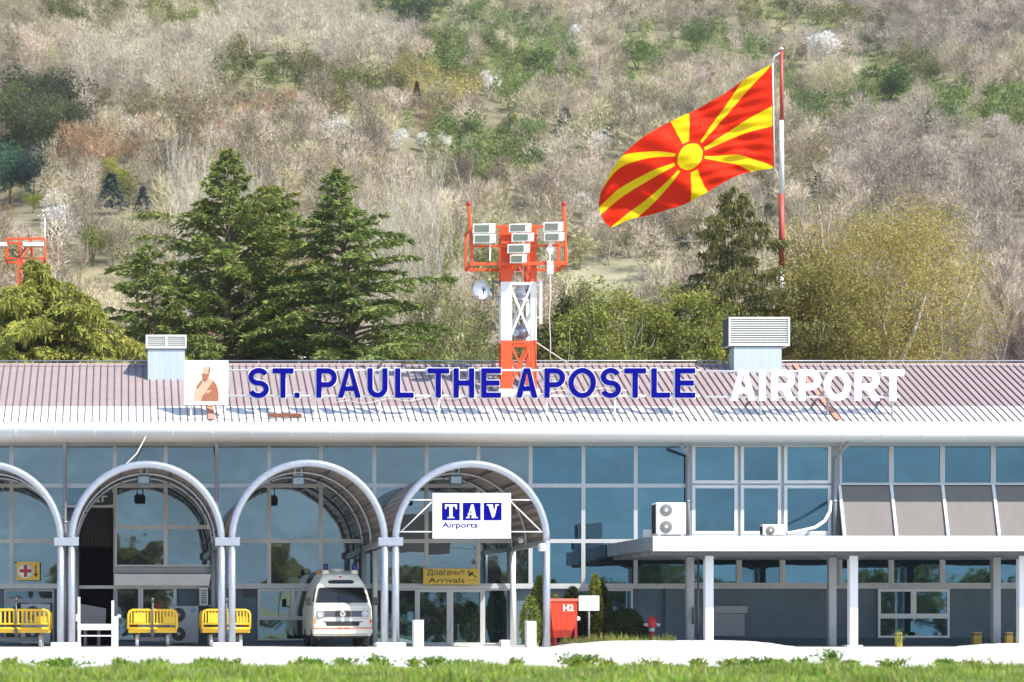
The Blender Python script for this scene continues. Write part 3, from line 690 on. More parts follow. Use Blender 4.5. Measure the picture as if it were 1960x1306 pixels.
for k in range(60):
    q=k/59; px=290+q*1430; t_=.035+.02*math.sin(k*1.7)+.012*math.sin(k*4.1); y,z=rp(t_,.06); pts.append((X(px,y),y,z))
b.tube(pts,.013,5); solo("cable", b, M["darksteel"], "dark wire lying along the lower edge of the roof", "cable", pts[0])

# ------------------------------------------------------------------ roof vents
def vent(px0,px1,pyt,pym,bx0,bx1,pyb,y,dep,nl,lab,mid=False):
    x0,x1,zt,zm=X(px0,y),X(px1,y),Z(pyt,y),Z(pym,y); q0,q1,zb=X(bx0,y),X(bx1,y),Z(pyb,y)
    t=thing("roof_vent",lab,"roof vent",((x0+x1)/2,y,zb))
    b=MB(); f=.06
    b.box(x0,x1,y,y+dep,zt-f,zt); b.box(x0,x1,y+.001,y+dep,zm,zm+f); b.box(x0,x0+f,y+.002,y+dep,zm+f,zt-f); b.box(x1-f,x1,y+.002,y+dep,zm+f,zt-f)
    if mid: b.box((x0+x1)/2-.04,(x0+x1)/2+.04,y+.002,y+dep,zm+f,zt-f)
    part("hood",b,M["acw"],t)
    b=MB(); b.box(x0+f,x1-f,y+.14,y+.2,zm+f,zt-f)
    part("backing",b,M["acg"],t)
    b=MB(); h=(zt-zm-2*f)/nl
    for k in range(nl): z=zm+f+k*h; b.add([(x0+f+.005,y+.012,z+.01),(x1-f-.005,y+.012,z+.01),(x1-f-.005,y+.10,z+h*.95),(x0+f+.005,y+.10,z+h*.95),(x0+f+.005,y+.018,z+.0),(x1-f-.005,y+.018,z+.0),(x1-f-.005,y+.106,z+h*.94-.01),(x0+f+.005,y+.106,z+h*.94-.01)],[(0,1,2,3),(7,6,5,4),(0,4,5,1),(1,5,6,2),(2,6,7,3),(3,7,4,0)])
    part("louvre",b,M["acw"],t)
    b=MB(); b.box(q0,q1,y+.06,y+dep-.05,zb-.55,zm-.03); b2=MB(); b2.box(x0-.012,x0-.001,y+.01,y+dep-.01,zm+.02,zt-.02); part("side_panel",b2,M["fand"],t)  # plain dark sheet over the hood's left side
    part("duct",b,mat("zinc_sheet",(0.50,0.56,0.60),.45,.2,var=.12,streak=True),t)
    b=MB(); b.box(q0-.05,q1+.05,y+.03,y+dep-.02,zm-.032,zm-.001); part("collar",b,M["darksteel"],t)
    return t
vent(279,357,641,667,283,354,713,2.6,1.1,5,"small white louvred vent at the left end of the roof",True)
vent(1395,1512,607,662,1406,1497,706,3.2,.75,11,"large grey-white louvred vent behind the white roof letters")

# ------------------------------------------------------------------ floodlight tower on the roof
TY=1.35
tw=thing("light_tower","red and white lattice tower with floodlights standing on the roof","tower",(X(992,TY),TY,Z(757,TY)))
lx0,lx1=X(969,TY),X(1021,TY); dpt=lx1-lx0
def zt_(py): return Z(py,TY)
for k,(pa,pb,m) in enumerate(((745,652,"orange"),(652,540,"towerw"),(540,431,"orange"))):
    b=MB(); za,zb=zt_(pa),zt_(pb)
    for xx,wd in ((lx0,.19),(lx1,.10)):
        b.box(xx-wd,xx+wd,TY-.06,TY+.06,za,zb-.002); b.box(xx-.09,xx+.09,TY+dpt-.06,TY+dpt+.06,za,zb-.002)
    if False: b.bar((lx0,TY,zb-.1),(lx1,TY,zb-.1),.09); b.bar((lx0,TY+dpt,zb-.1),(lx1,TY+dpt,zb-.1),.09); b.bar((lx0,TY,zb-.1),(lx0,TY+dpt,zb-.1),.07); b.bar((lx1,TY,zb-.1),(lx1,TY+dpt,zb-.1),.07)
    if True:
        for yy in (TY-.02,TY+dpt):
            n=1 if zb-za<2.2 else 2
            for q in range(n):
                a0,a1=za+(zb-za)*q/n,za+(zb-za)*(q+1)/n
                b.bar((lx0+.1,yy,a0+.05),(lx1-.05,yy,a1-.05),.07); b.bar((lx0+.1,yy+.03,a1-.05),(lx1-.05,yy+.03,a0+.05),.07)
                b.bar((lx0,yy,a1-.06),(lx1,yy,a1-.06),.09)
        for xx in (lx0,lx1): b.bar((xx,TY,za+.1),(xx,TY+dpt,zb-.1),.06)
    part("lattice_section",b,M[m],tw)
b=MB(); b.box(lx0-.28,lx1+.2,TY-.14,TY+dpt+.2,zt_(764)-.3,zt_(745)); part("base_plate",b,M["pier"],tw)
b=MB(); xl=X(990,TY); xr=X(1000.5,TY)
yl=TY+.45
b.tube([(xl,yl,zt_(650)),(xl,yl,zt_(440))],.02,6); b.tube([(xr+.1,yl,zt_(650)),(xr+.1,yl,zt_(440))],.02,6)
for k in range(16): z=zt_(646-k*13); b.bar((xl,yl,z),(xr+.1,yl,z),.03)
part("ladder",b,M["towerw"],tw)
b=MB(); fy=TY-.25
q=lambda px,py:(X(px,fy),fy,Z(py,fy))
b.bar(q(899,506),q(1085,504),.11); b.bar(q(903,472),q(1082,470),.07); b.bar(q(902,434),q(1080,434),.08)
b.tube([q(897,394),q(900,435),q(904,506)],.06,6,True,False); b.tube([q(1079,394),q(1080,435),q(1084,504)],.06,6,True,False)
for px in (903,1083): x=X(px,fy); b.bar((x,fy,Z(505,fy)),(x,fy+dpt+.4,Z(505,fy)),.09); b.bar((x,fy,Z(436,fy)),(x,fy+dpt+.4,Z(436,fy)),.07); b.bar((x,fy+dpt+.4,Z(505,fy)),(x,fy+dpt+.4,Z(436,fy)),.08)
b.bar((X(903,fy),fy+dpt+.4,Z(505,fy)),(X(1083,fy),fy+dpt+.4,Z(505,fy)),.09)
part("platform_frame",b,M["orange"],tw)
for px in (897,1079):
    b=MB(); b.lathe([(.055,0),(.075,.03),(.075,.10),(.05,.16),(0,.18)],(X(px,fy),fy,Z(395,fy)),12); part("obstruction_lamp",b,M["red2"],tw)
for (a,b_,c,d) in ((905,948,428,447),(906,949,448,466),(974,1017,428,445),(979,1022,446,463),(971,1014,467,485),(976,1008,487,504),(1040,1078,425,444),(1041,1080,445,462)):
    yy=fy-.32; x0,x1,zt,zb=X(a,yy),X(b_,yy),Z(c,yy),Z(d,yy)
    bx=MB(); bx.add([(x0,yy,zb),(x1,yy,zb+.03),(x1,yy-.05,zt),(x0,yy-.05,zt-.02),(x0+.06,yy+.22,zb+.03),(x1-.06,yy+.22,zb+.03),(x1-.04,yy+.2,zt-.02),(x0+.04,yy+.2,zt-.02)],[(0,1,2,3),(7,6,5,4),(0,4,5,1),(1,5,6,2),(2,6,7,3),(3,7,4,0)])
    f=part("floodlight",bx,M["acw"],tw); ln=MB(); gx=(x1-x0); e=.055
    def fp(u,v): return (x0+gx*u, yy-.056*v-.012+.0, zb+(zt-zb)*v+.02*u*(1-v)-.01)
    P=[fp(.07,.14),fp(.72,.14),fp(.72,.84),fp(.07,.84)]
    ln.add(P+[(p[0],p[1]+.008,p[2]) for p in P],[(0,1,2,3),(7,6,5,4),(0,4,5,1),(1,5,6,2),(2,6,7,3),(3,7,4,0)]); part("lens",ln,M["lens"],f)
    bk=MB(); bk.bar(((x0+x1)/2,yy+.15,(zt+zb)/2),((x0+x1)/2,fy,(zt+zb)/2),.05); part("bracket",bk,M["darksteel"],f)
def dish(px,py,y,r,lab,dirx):
    c=Vector((X(px,y),y,Z(py,y))); b=MB(); prof=[(r*k/8, .30*r*(k/8)**2-.3*r) for k in range(9)]
    b.lathe([(a,h) for a,h in prof]+[(r,.02),(r*.96,-.01)]+[(a,h-.025) for a,h in prof[::-1]],(0,0,0),28)
    rot=Vector(dirx).to_track_quat('Z','Y').to_matrix(); b.v=[tuple(rot@Vector(v)+c) for v in b.v]
    t=part("dish",b,M["steel"],tw,lab); f=MB(); e=rot@Vector((0,0,r*.55))+c; f.tube([rot@Vector((0,-r*.9,0))+c,rot@Vector((0,-r*.5,r*.4))+c,e],.02,6); f.lathe([(.05,-.06),(.06,.05),(0,.06)],tuple(e),10); part("feed",f,M["darksteel"],t)
    return c
c=dish(921,555,TY-.2,.33,"pale grey dish on the left of the tower",(.35,-.93,.05)); b=MB(); b.bar((X(942,TY),TY,zt_(540)),(X(960,TY),TY,zt_(540)),.05); b.bar((X(942,TY),TY,zt_(568)),(X(960,TY),TY,zt_(568)),.05); b.bar((X(944,TY),TY,zt_(535)),(X(944,TY),TY,zt_(572)),.06); b.bar((X(928,TY),TY,zt_(555)),(X(944,TY),TY,zt_(555)),.08); part("dish_bracket",b,M["darksteel"],tw)
dish(1006,560,TY+.55,.35,None,(.15,-.97,.1))
b=MB(); b.box(X(1033,TY),X(1038,TY),TY,TY+.08,zt_(620),zt_(536)); b.bar((X(1022,TY),TY+.04,zt_(545)),(X(1035,TY),TY+.04,zt_(545)),.04); b.bar((X(1022,TY),TY+.04,zt_(608)),(X(1035,TY),TY+.04,zt_(608)),.04); part("panel_antenna",b,M["towerw"],tw)
b=MB(); b.lathe([(.05,-.25),(.10,0),(.26,.12),(.24,.12),(.08,0)],(X(1003,TY),TY+.2,zt_(633)),16,'y'); b.lathe([(.12,0),(.12,.2)],(X(990,TY),TY+.2,zt_(636)),12,'y'); part("horn",b,M["steel"],tw)
b=MB(); y=fy-.2; b.prism([(X(1046,y),Z(478,y)),(X(1053,y),Z(490,y)),(X(1060,y),Z(478,y)),(X(1053,y),Z(462,y))],y,y+.03); b.bar((X(1053,y),y+.05,Z(504,y)),(X(1053,y),y+.05,Z(464,y)),.05); b.cbox(X(1047,y),X(1059,y),y-.03,y+.12,Z(525,y),Z(501,y),.02); part("marker_box",b,M["towerw"],tw)
b=MB(); b.tube([(X(1053,y)+.02*math.sin(k),y+.02,Z(525+k*17.5,y)) if k<10 else (X(1060,1.9),2.4,Z(703,2.4)) for k in range(11)],.018,5); part("cable",b,M["rope"],tw)
b=MB(); b.tube([(lx1,TY,zt_(652)),(X(1060,2.0),2.0,Z(678,2.0)),(X(1092,3.2),3.2,Z(699,3.2))],.022,5); part("cable",b,M["rope"],tw)
b=MB(); b.bar((X(937,fy),fy-.1,Z(500,fy)),(X(937,fy),fy-.1,Z(446,fy)),.05); part("rod",b,M["towerw"],tw)

# ------------------------------------------------------------------ flag and flagpole
PY=14.0
fp_=thing("flagpole","tall red and white banded flagpole behind the roof","flagpole",(X(1497,PY),PY,0))
for a,b_,r0,r1,m in ((96,231,.065,.078,"polered"),(231,372,.086,.10,"pole"),(372,516,.108,.114,"polered"),(516,600,.118,.122,"pole"),(600,1228,.124,.15,"polered")):
    b=MB(); za=Z(b_,PY) if b_<1200 else 0.0; b.tube([(X(1496.5,PY),PY,za),(X(1495.5,PY),PY,Z(a,PY)-.001)],[r1,r0],14); part("pole_section",b,M[m],fp_)
b=MB(); b.lathe([(.09,0),(.1,.05),(0,.12)],(X(1495.5,PY),PY,Z(96,PY)),12); b.bar((X(1495,PY),PY,Z(100,PY)),(X(1482,PY),PY,Z(108,PY)),.05); b.tube([(X(1482,PY),PY,Z(108,PY)),(X(1479,PY),PY,Z(122,PY))],.015,5); b.tube([(X(1482.5,PY),PY,Z(322,PY)),(X(1491,PY),PY,Z(340,PY))],.015,5); part("finial",b,M["pole"],fp_)
def cr(pts,t):
    n=len(pts)-1; q=t*n; i=min(int(q),n-1); f=q-i
    p=[pts[max(i-1,0)],pts[i],pts[i+1],pts[min(i+2,n)]]
    return tuple(.5*((2*p[1][k])+(-p[0][k]+p[2][k])*f+(2*p[0][k]-5*p[1][k]+4*p[2][k]-p[3][k])*f*f+(-p[0][k]+3*p[1][k]-3*p[2][k]+p[3][k])*f**3) for k in (0,1))
top=[(1478,122),(1432,148),(1388,178),(1344,203),(1301,225),(1256,248),(1215,276),(1179,312),(1154,364)]
bot=[(1482,322),(1447,327),(1411,337),(1373,357),(1336,379),(1301,395),(1260,405),(1214,416),(1172,434)]
nu,nv=90,48; V=[]; UV=[]
for i in range(nu+1):
    u=i/nu; T=cr(top,u); B=cr(bot,u)
    for j in range(nv+1):
        v=j/nv; bow=0.0
        pxx=T[0]*(1-v)+B[0]*v - 10*math.sin(PI*v)*max(0,u-.85)/.15; pyy=T[1]*(1-v)+B[1]*v
        yy=PY+ .55*u*math.sin(7.2*u+2.2*v-.4) +.10*u*math.sin(21*u-9*v)+.07*math.sin(34*u+13*v)*min(1,u*4) + .10*math.sin(60*(u*.55+v*.9))*max(0,1-u*1.6)*min(1,u*6)
        V.append((X(pxx,PY),yy,Z(pyy,PY))); UV.append((u,1-v))
me=bpy.data.meshes.new("flag"); F=[(i*(nv+1)+j,i*(nv+1)+j+1,(i+1)*(nv+1)+j+1,(i+1)*(nv+1)+j) for i in range(nu) for j in range(nv)]
fo=(X(1479,PY),PY,Z(322,PY)); me.from_pydata([(a-fo[0],b_-fo[1],c-fo[2]) for a,b_,c in V],[],F); me.polygons.foreach_set("use_smooth",[True]*len(F))
ul=me.uv_layers.new(name="UVMap"); 
li=np.zeros(len(me.loops),np.int32); me.loops.foreach_get("vertex_index",li); ul.data.foreach_set("uv",np.array(UV,np.float32)[li].ravel())
fm=bpy.data.materials.new("sun_flag"); fm.use_nodes=True; n=fm.node_tree; L=n.links.new; pb=n.nodes["Principled BSDF"]
uvn=n.nodes.new("ShaderNodeUVMap"); sx=n.nodes.new("ShaderNodeSeparateXYZ"); L(uvn.outputs[0],sx.inputs[0])
def mth(op,a,b_=None):
    k=n.nodes.new("ShaderNodeMath"); k.operation=op
    for i,q in enumerate((a,b_)):
        if q is None: continue
        if isinstance(q,(int,float)): k.inputs[i].default_value=q
        else: L(q,k.inputs[i])
    return k.outputs[0]
ax=mth('ABSOLUTE',mth('MULTIPLY',mth('SUBTRACT',sx.outputs[0],.5),2.0)); ay=mth('ABSOLUTE',mth('SUBTRACT',sx.outputs[1],.5))
rr=mth('SQRT',mth('ADD',mth('MULTIPLY',ax,ax),mth('MULTIPLY',ay,ay)))
hor=mth('LESS_THAN',ay,mth('MULTIPLY',ax,.10)); ver=mth('LESS_THAN',ax,mth('MULTIPLY',ay,.22))
dia=mth('MULTIPLY',mth('GREATER_THAN',ay,mth('MULTIPLY',ax,.5)),mth('LESS_THAN',ay,mth('MULTIPLY',ax,.72)))
rays=mth('MULTIPLY',mth('MAXIMUM',mth('MAXIMUM',hor,ver),dia),mth('GREATER_THAN',rr,.185)); sunm=mth('LESS_THAN',rr,.150); msk=mth('MAXIMUM',rays,sunm)
mx=n.nodes.new("ShaderNodeMix"); mx.data_type='RGBA'; L(msk,mx.inputs[0]); mx.inputs[6].default_value=(0.80,0.026,0.002,1); mx.inputs[7].default_value=(0.90,0.66,0.004,1)
L(mx.outputs[2],pb.inputs["Base Color"]); pb.inputs["Roughness"].default_value=.6; pb.inputs["Specular IOR Level"].default_value=.08
tl=n.nodes.new("ShaderNodeBsdfTranslucent"); L(mx.outputs[2],tl.inputs[0]); ms=n.nodes.new("ShaderNodeMixShader"); ms.inputs[0].default_value=.3; L(pb.outputs[0],ms.inputs[1]); L(tl.outputs[0],ms.inputs[2]); L(ms.outputs[0],n.nodes["Material Output"].inputs[0])
fl=thing("flag","red flag with a yellow eight-rayed sun flying from the pole","flag",fo)
put("cloth",me,fm,fl)
b=MB(); b.tube([(X(1478.6,PY),PY,Z(121,PY)),(X(1480.5,PY),PY,Z(222,PY)),(X(1482.6,PY),PY,Z(323,PY))],.03,6); part("hoist_band",b,M["white"],fl)

# ------------------------------------------------------------------ signs on the front
SY=-6.32
ts=thing("airport_sign","white sign with three blue lettered squares hung in the arrivals arch","sign",(X(828,SY),SY,Z(1031,SY)))
b=MB(); b.cbox(X(828,SY),X(978,SY),SY,SY+.09,Z(1031,SY),Z(944,SY),.008); part("panel",b,M["signw"],ts)
def serif(ch,cx,cz,w_,h,y):
    b=MB(); l,r,t,bt=cx-w_/2,cx+w_/2,cz+h/2,cz-h/2; sy=.03
    def rect(a,c,d,e,dy=0): b.box(a,c,y-.006-dy,y,d,e)
    if ch=='T':
        s=w_*.26; rect(cx-s/2,cx+s/2,bt+sy,t-.06); rect(cx-s*1.1,cx+s*1.1,bt,bt+sy,.001); rect(l,r,t-.06,t,.001)
        b.prism([(l,t-.14),(l+.035,t-.14),(l+.06,t-.06),(l,t-.06)],y-.006,y); b.prism([(r-.06,t-.06),(r-.035,t-.14),(r,t-.14),(r,t-.06)],y-.006,y)
    elif ch=='A':
        b.prism([(l+.05,bt+sy),(l+.09,bt+sy),(cx+.0,t-.06),(cx-.02,t)],y-.006,y); b.prism([(r-.18,bt+sy),(r-.05,bt+sy),(cx+.05,t),(cx-.02,t)],y-.0066,y)
        rect(cx-.13,cx+.12,cz-.11,cz-.075,.001); rect(l,l+.17,bt,bt+sy,.001); rect(r-.24,r,bt,bt+sy,.001)
    else:
        b.prism([(cx-.01,bt),(cx+.06,bt+.06),(r-.05,t-sy),(r-.10,t-sy)],y-.0066,y); b.prism([(l+.05,t-sy),(cx-.01,bt),(cx+.06,bt+.06),(l+.19,t-sy)],y-.006,y)
        rect(l,l+.26,t-sy,t,.001); rect(r-.18,r,t-sy,t,.001)
    return b
for ch,a,b_ in (('T',846,880),('A',886,920),('V',926,960)):
    q=MB(); q.box(X(a,SY),X(b_,SY),SY-.012,SY-.001,Z(996,SY),Z(962.5,SY)); sq=part("blue_square",q,M["blue"],ts)
    part("letter",serif(ch,X((a+b_)/2,SY),Z(979,SY),.37 if ch!='A' else .36,.42,SY-.0125),M["signw"],sq)
textpart("lettering","Airports",X(846,SY),X(914,SY),Z(1013.5,SY),Z(1000,SY),SY-.009,.008,M["blue"],ts,.012)
b=MB()
for p0,p1 in (((978,957),(1023,957)),((978,1018),(1043,1018)),((978,960),(1036,1016)),((828,957),(786,957)),((828,1018),(762,1018)),((828,960),(770,1016))):
    b.tube([(X(p0[0],SY),SY+.05,Z(p0[1],SY)),(X(p1[0],SY),SY+.09,Z(p1[1],SY))],.02,6)
part("struts",b,M["white"],ts)
YS=-.32
t=thing("arrivals_sign","ochre arrivals sign in two scripts over the entrance door","sign",(X(811,YS),YS,Z(1119,YS)))
b=MB(); b.cbox(X(810,YS),X(917,YS),YS,YS+.10,Z(1119,YS),Z(1088.5,YS),.006); part("panel",b,M["signy"],t)
textpart("lettering","Доаѓа",X(818,YS),X(862,YS),Z(1103.4,YS),Z(1089.6,YS),YS-.006,.005,M["ink"],t,.004)
xa,xb,zl,zh,tk_=X(864.5,YS),X(878.5,YS),Z(1100.6,YS),Z(1092.6,YS),.026; xm=xa+(xb-xa)*.52
b=MB(); b.box(xa,xa+tk_,YS-.006,YS-.001,zl,zh); b.box(xm-tk_,xm,YS-.0062,YS-.001,zl,zh); b.box(xa+tk_,xm-tk_,YS-.0058,YS-.001,(zl+zh)/2-tk_*.3,(zl+zh)/2+tk_*.4); b.box(xm,xb-tk_*.3,YS-.0058,YS-.001,(zl+zh)/2-tk_*.1,(zl+zh)/2+tk_*.6); b.box(xm,xb-tk_*.3,YS-.0056,YS-.001,zl,zl+tk_*.7); b.box(xb-tk_,xb,YS-.0066,YS-.001,zl+tk_*.3,(zl+zh)/2+tk_*.3)
part("lettering",b,M["ink"],t)
textpart("lettering","е",X(880.5,YS),X(889,YS),Z(1100.8,YS),Z(1092.4,YS),YS-.006,.005,M["ink"],t,.004)
textpart("lettering","Arrivals",X(820,YS),X(889,YS),Z(1115.5,YS),Z(1106.5,YS),YS-.006,.005,M["ink"],t,.006)
b=MB(); pp=lambda *a:[(X(p,YS),Z(q,YS)) for p,q in a]
b.prism(pp((895,1096),(897,1095),(912,1103.5),(911.5,1105.5)),YS-.006,YS-.001); b.prism(pp((899,1099),(904,1094.5),(906,1094.5),(904,1101)),YS-.0075,YS-.001); b.prism(pp((898,1098),(896,1104),(898,1104),(903,1100.5)),YS-.007,YS-.001); b.prism(pp((895,1097),(897,1092),(898.5,1092),(898,1098)),YS-.0068,YS-.001)
b.box(X(893,YS),X(913,YS),YS-.006,YS-.001,Z(1111,YS),Z(1110.3,YS)); part("plane_symbol",b,M["ink"],t)
YS=-.5
t=thing("first_aid_sign","ochre sign with a red cross in a white disc and an arrow","sign",(X(32,YS),YS,Z(1112,YS)))
b=MB(); b.cbox(X(32,YS),X(76,YS),YS,YS+.12,Z(1111,YS),Z(1075.5,YS),.006); part("panel",b,M["signy"],t)
b=MB(); b.lathe([(.25,-.001),(.25,-.006),(0,-.006)],(X(49,YS),YS,Z(1093,YS)),28,'y'); part("disc",b,M["signw"],t)
b=MB(); cx,cz=X(49,YS),Z(1093,YS); b.box(cx-.055,cx+.055,YS-.012,YS-.0065,cz-.20,cz+.20); b.box(cx-.20,cx+.20,YS-.0125,YS-.0065,cz-.055,cz+.055); part("cross",b,M["red2"],t)
b=MB(); b.box(X(67.6,YS),X(69.6,YS),YS-.006,YS-.001,Z(1100,YS),Z(1081,YS)); b.prism(pp((64,1098),(73,1098),(68.6,1105))[::-1],YS-.007,YS-.001); part("arrow",b,M["ink"],t)
b=MB(); b.bar((X(26,YS),YS+.06,Z(1076,YS)),(X(33,YS),YS+.06,Z(1076,YS)),.03); b.bar((X(28,YS),YS+.06,Z(1076,YS)),(X(28,-.02),-.02,Z(1076,YS)),.03); part("bracket",b,M["darksteel"],t)
b=MB(); y=-.055; cx,cz=X(303,y),Z(1160,y); b.box(cx-.04,cx+.04,y,y+.004,cz-.12,cz+.12); b.box(cx-.12,cx+.12,y-.001,y+.004,cz-.04,cz+.04); solo("red_cross",b,M["red2"],"small red cross stuck on the ground floor window behind the yellow cart","sticker",(cx,y,cz))
# ------------------------------------------------------------------ ambulance
def ambulance():
    oy = -5.55; ox = X(656, oy)
    t = thing("ambulance", "cream high-roofed ambulance van with two blue beacons parked under the canopy", "ambulance", (ox, oy, 0))
    P = lambda x, y, z: (ox+x, oy+y, z)
    # outline of the side (y back, z up) with the half width at each point
    O = [(0.10,.34,.86),(-.02,.40,.90),(-.03,.60,.915),(.0,.80,.92),(.02,1.12,.915),(.06,1.28,.90),(.16,1.38,.88),(.36,1.66,.83),(.52,1.88,.77),
         (.53,1.95,.75),(.58,2.10,.68),(.70,2.26,.58),(.95,2.37,.50),(1.5,2.42,.48),(4.0,2.42,.48),(4.35,2.30,.56),(4.45,1.95,.72),(4.52,1.2,.90),(4.54,.40,.90),(4.4,.34,.86)]
    n = len(O); vs = []
    # cross-section points from centre to the side for rounded shoulders
    fr = [(-1,0),(-.94,.035),(-.80,.008),(-.4,0),(0,-.0),(.4,0),(.80,.008),(.94,.035),(1,0)]
    fr = [(-1.0,.07),(-.955,.02),(-.8,.004),(-.4,0),(0,0),(.4,0),(.8,.004),(.955,.02),(1.0,.07)]
    K = len(fr)
    cy, cz = 2.2, 1.3
    for (y,z,hw) in O:
        for fx, back in fr:
            dy, dz = (cy-y), (cz-z); 
            # pull edges towards the inside so the corners are round
            sy_ = back*(1 if y < .8 else (-1 if y > 4.3 else 0)); szz = -back if z > 2.0 else 0
            vs.append(P(fx*hw, y+sy_, z+szz))
    fs = [(i*K+k, i*K+k+1, ((i+1)%n)*K+k+1, ((i+1)%n)*K+k) for i in range(n) for k in range(K-1)]
    b = MB(); b.add(vs, fs, True)
    o = len(b.v)-len(vs)
    # sides: strips between front and back outline at equal heights
    for s, k in ((-1,0),(1,K-1)):
        idx = [o+i*K+k for i in range(n)]
        lo, hi = 0, n-1
        while hi-lo > 1:
            b.f.append((idx[lo], idx[lo+1], idx[hi-1], idx[hi]) if hi-1 != lo+1 else (idx[lo], idx[lo+1], idx[hi])); b.sm.append(True); lo += 1; hi -= 1
    body = part("body", b, M["cream"], t); body.data.set_sharp_from_angle(angle=R(28))
    def front(z):  # y of the front skin at height z
        for (y0,z0,_),(y1,z1,_) in zip(O[1:],O[2:]):
            if z0 <= z <= z1: return y0+(y1-y0)*(z-z0)/(z1-z0)
        return .7
    def patch(mb, pts, off=.008, th=.006, sub=1):
        """polygon of (x,z) laid on the front skin"""
        m_ = len(pts); A = [P(x, front(z)-off-th, z) for x,z in pts]; B = [P(x, front(z)-off, z) for x,z in pts]
        mb.add(A+B, [tuple(range(m_)), tuple(reversed(range(m_,2*m_)))] + [(i,i+m_,(i+1)%m_+m_,(i+1)%m_) for i in range(m_)])
    ws = [(-.80,1.385),(.80,1.385),(.82,1.42),(.715,1.83),(.68,1.865),(-.68,1.865),(-.715,1.83),(-.82,1.42)]
    b = MB()
    for z_ in (.885, 1.21): patch(b, [(-.90,z_-.006),(.90,z_-.006),(.90,z_+.006),(-.90,z_+.006)], .003, .002)
    part("body_crease", b, M["acg"], t)
    b = MB(); patch(b, ws, .006, .012); part("windscreen_seal", b, M["rubber"], t)
    b = MB(); patch(b, [(-.77,1.415),(.77,1.415),(.675,1.825),(.655,1.84),(-.655,1.84),(-.675,1.825)], .020, .004); wsn = part("windscreen", b, M["wind"], t)
    b = MB(); b.tube([P(-.1,front(1.38)-.05,1.36),P(-.12,front(1.6)-.045,1.60)],.008,5); b.tube([P(.25,front(1.38)-.05,1.36),P(-.05,front(1.45)-.045,1.43)],.008,5); part("wiper", b, M["rubber"], t)
    b = MB(); patch(b, [(-.80,.94),(.80,.94),(.80,1.125),(-.80,1.125)], .006, .012); gr = part("grille", b, mat("grille_grey",(0.085,0.08,0.09),.5), t)
    b = MB()
    for s in (-1,1): patch(b, [(s*.02,.945),(s*.24,.945),(s*.24,1.12),(s*.02,1.12)][::s], .019, .004)
    part("grille_panel", b, M["rubber"], gr)
    for s in (-1,1):
        c = P(s*.69, front(1.03)-.02, 1.03); b = MB(); b.lathe([(.112,0),(.112,-.03),(.10,-.045),(.088,-.02),(0,-.035)], c, 24, 'y'); part("headlight", b, mat("headlamp_glass",(0.50,0.53,0.56),.15,.3), t)
        b = MB(); patch(b, [(s*.84,.74),(s*.905,.74),(s*.905,.86),(s*.84,.86)][::s], .006, .012); part("indicator", b, M["amber"], t)
        for q_, o_ in (([(.05,1.135),(.22,1.135),(.27,1.30),(.22,1.355),(.05,1.355)],.004),([(.05,.81),(.22,.81),(.22,.925),(.05,.925)],.004),([(.05,.40),(.24,.40),(.24,.60),(.05,.60)],.022)):
            b = MB(); patch(b, [(s*a_,c_) for a_,c_ in q_][::s], o_, .002); part("stripe", b, M["stripe"], t)
        b = MB(); c = P(s*.45, .86, 2.40); b.lathe([(.115,-.10),(.10,.0),(.085,.02)], c, 16); bs = part("beacon_base", b, M["cream"], t)
        b = MB(); b.lathe([(.078,.02),(.08,.17),(.06,.21),(0,.22)], c, 16); part("beacon", b, M["bluelamp"], t)
    b = MB(); c = P(0, front(1.03)-.024, 1.03); ring = []; 
    b.lathe([(.085,0),(.085,-.012),(.070,-.012),(.070,0)], c, 24, 'y')
    q = lambda x,z: P(x, front(1.03)-.030, 1.03+z)
    for a_, c_ in (((-.030,.068),(0,.008)),((.030,.068),(0,.008)),((-.062,.035),(-.030,-.062)),((-.030,-.062),(0,-.01)),((0,-.01),(.030,-.062)),((.030,-.062),(.062,.035))): b.bar(q(*a_), q(*c_), .013)
    part("emblem", b, M["acw"], gr)
    b = MB(); patch(b, [(-.50,.66),(.50,.66),(.54,.80),(-.54,.80)], .006, .010); patch(b, [(-.62,.775),(.62,.775),(.62,.80),(-.62,.80)], .004, .006); part("lower_grille", b, M["rubber"], t)
    b = MB()
    prof = [(-.91,.10),(-.93,.0),(-.90,-.06),(-.8,-.085),(0,-.095),(.8,-.085),(.90,-.06),(.93,.0),(.91,.10)]
    m_ = len(prof); vv = [P(x,y,z) for z in (.42,.60) for x,y in prof] + [P(x*.97,y+.05,z) for z in (.60,.42) for x,y in prof]
    b.add(vv, [(r*m_+i, r*m_+i+1, ((r+1)%4)*m_+i+1, ((r+1)%4)*m_+i) for r in range(4) for i in range(m_-1)]); bp = part("bumper", b, M["cream"], t)
    b = MB(); 
    for (x0,y0),(x1,y1) in zip(prof,prof[1:]): b.bar(P(x0,y0-.004,.585),P(x1,y1-.004,.585),.028)
    part("bumper_stripe", b, mat("red_stripe",(0.75,0.10,0.06),.4), bp)
    b = MB()
    for s in (-1,1): b.box(*[ox+v for v in sorted((s*.30,s*.80))], oy-.06, oy+.02, .36, .415)
    part("bumper_step", b, M["acg"], bp)
    b = MB(); b.box(ox-.17, ox-.03, oy-.103, oy-.096, .56, .61); b.box(ox+.03, ox+.2, oy-.103, oy-.096, .56, .61); part("marker", b, M["red2"], bp)
    # roof window, cross, beacons
    sl_ = [(.36*math.copysign(1,c)*(1-.12*(1-abs(c)))+.0, 0) for c in ()]
    pts = [(-.33,1.985),(.33,1.985),(.40,2.01),(.41,2.05),(.37,2.085),(.28,2.10),(-.28,2.10),(-.37,2.085),(-.41,2.05),(-.40,2.01)]
    b = MB(); patch(b, pts, .006, .008); part("roof_window", b, M["wind"], t)
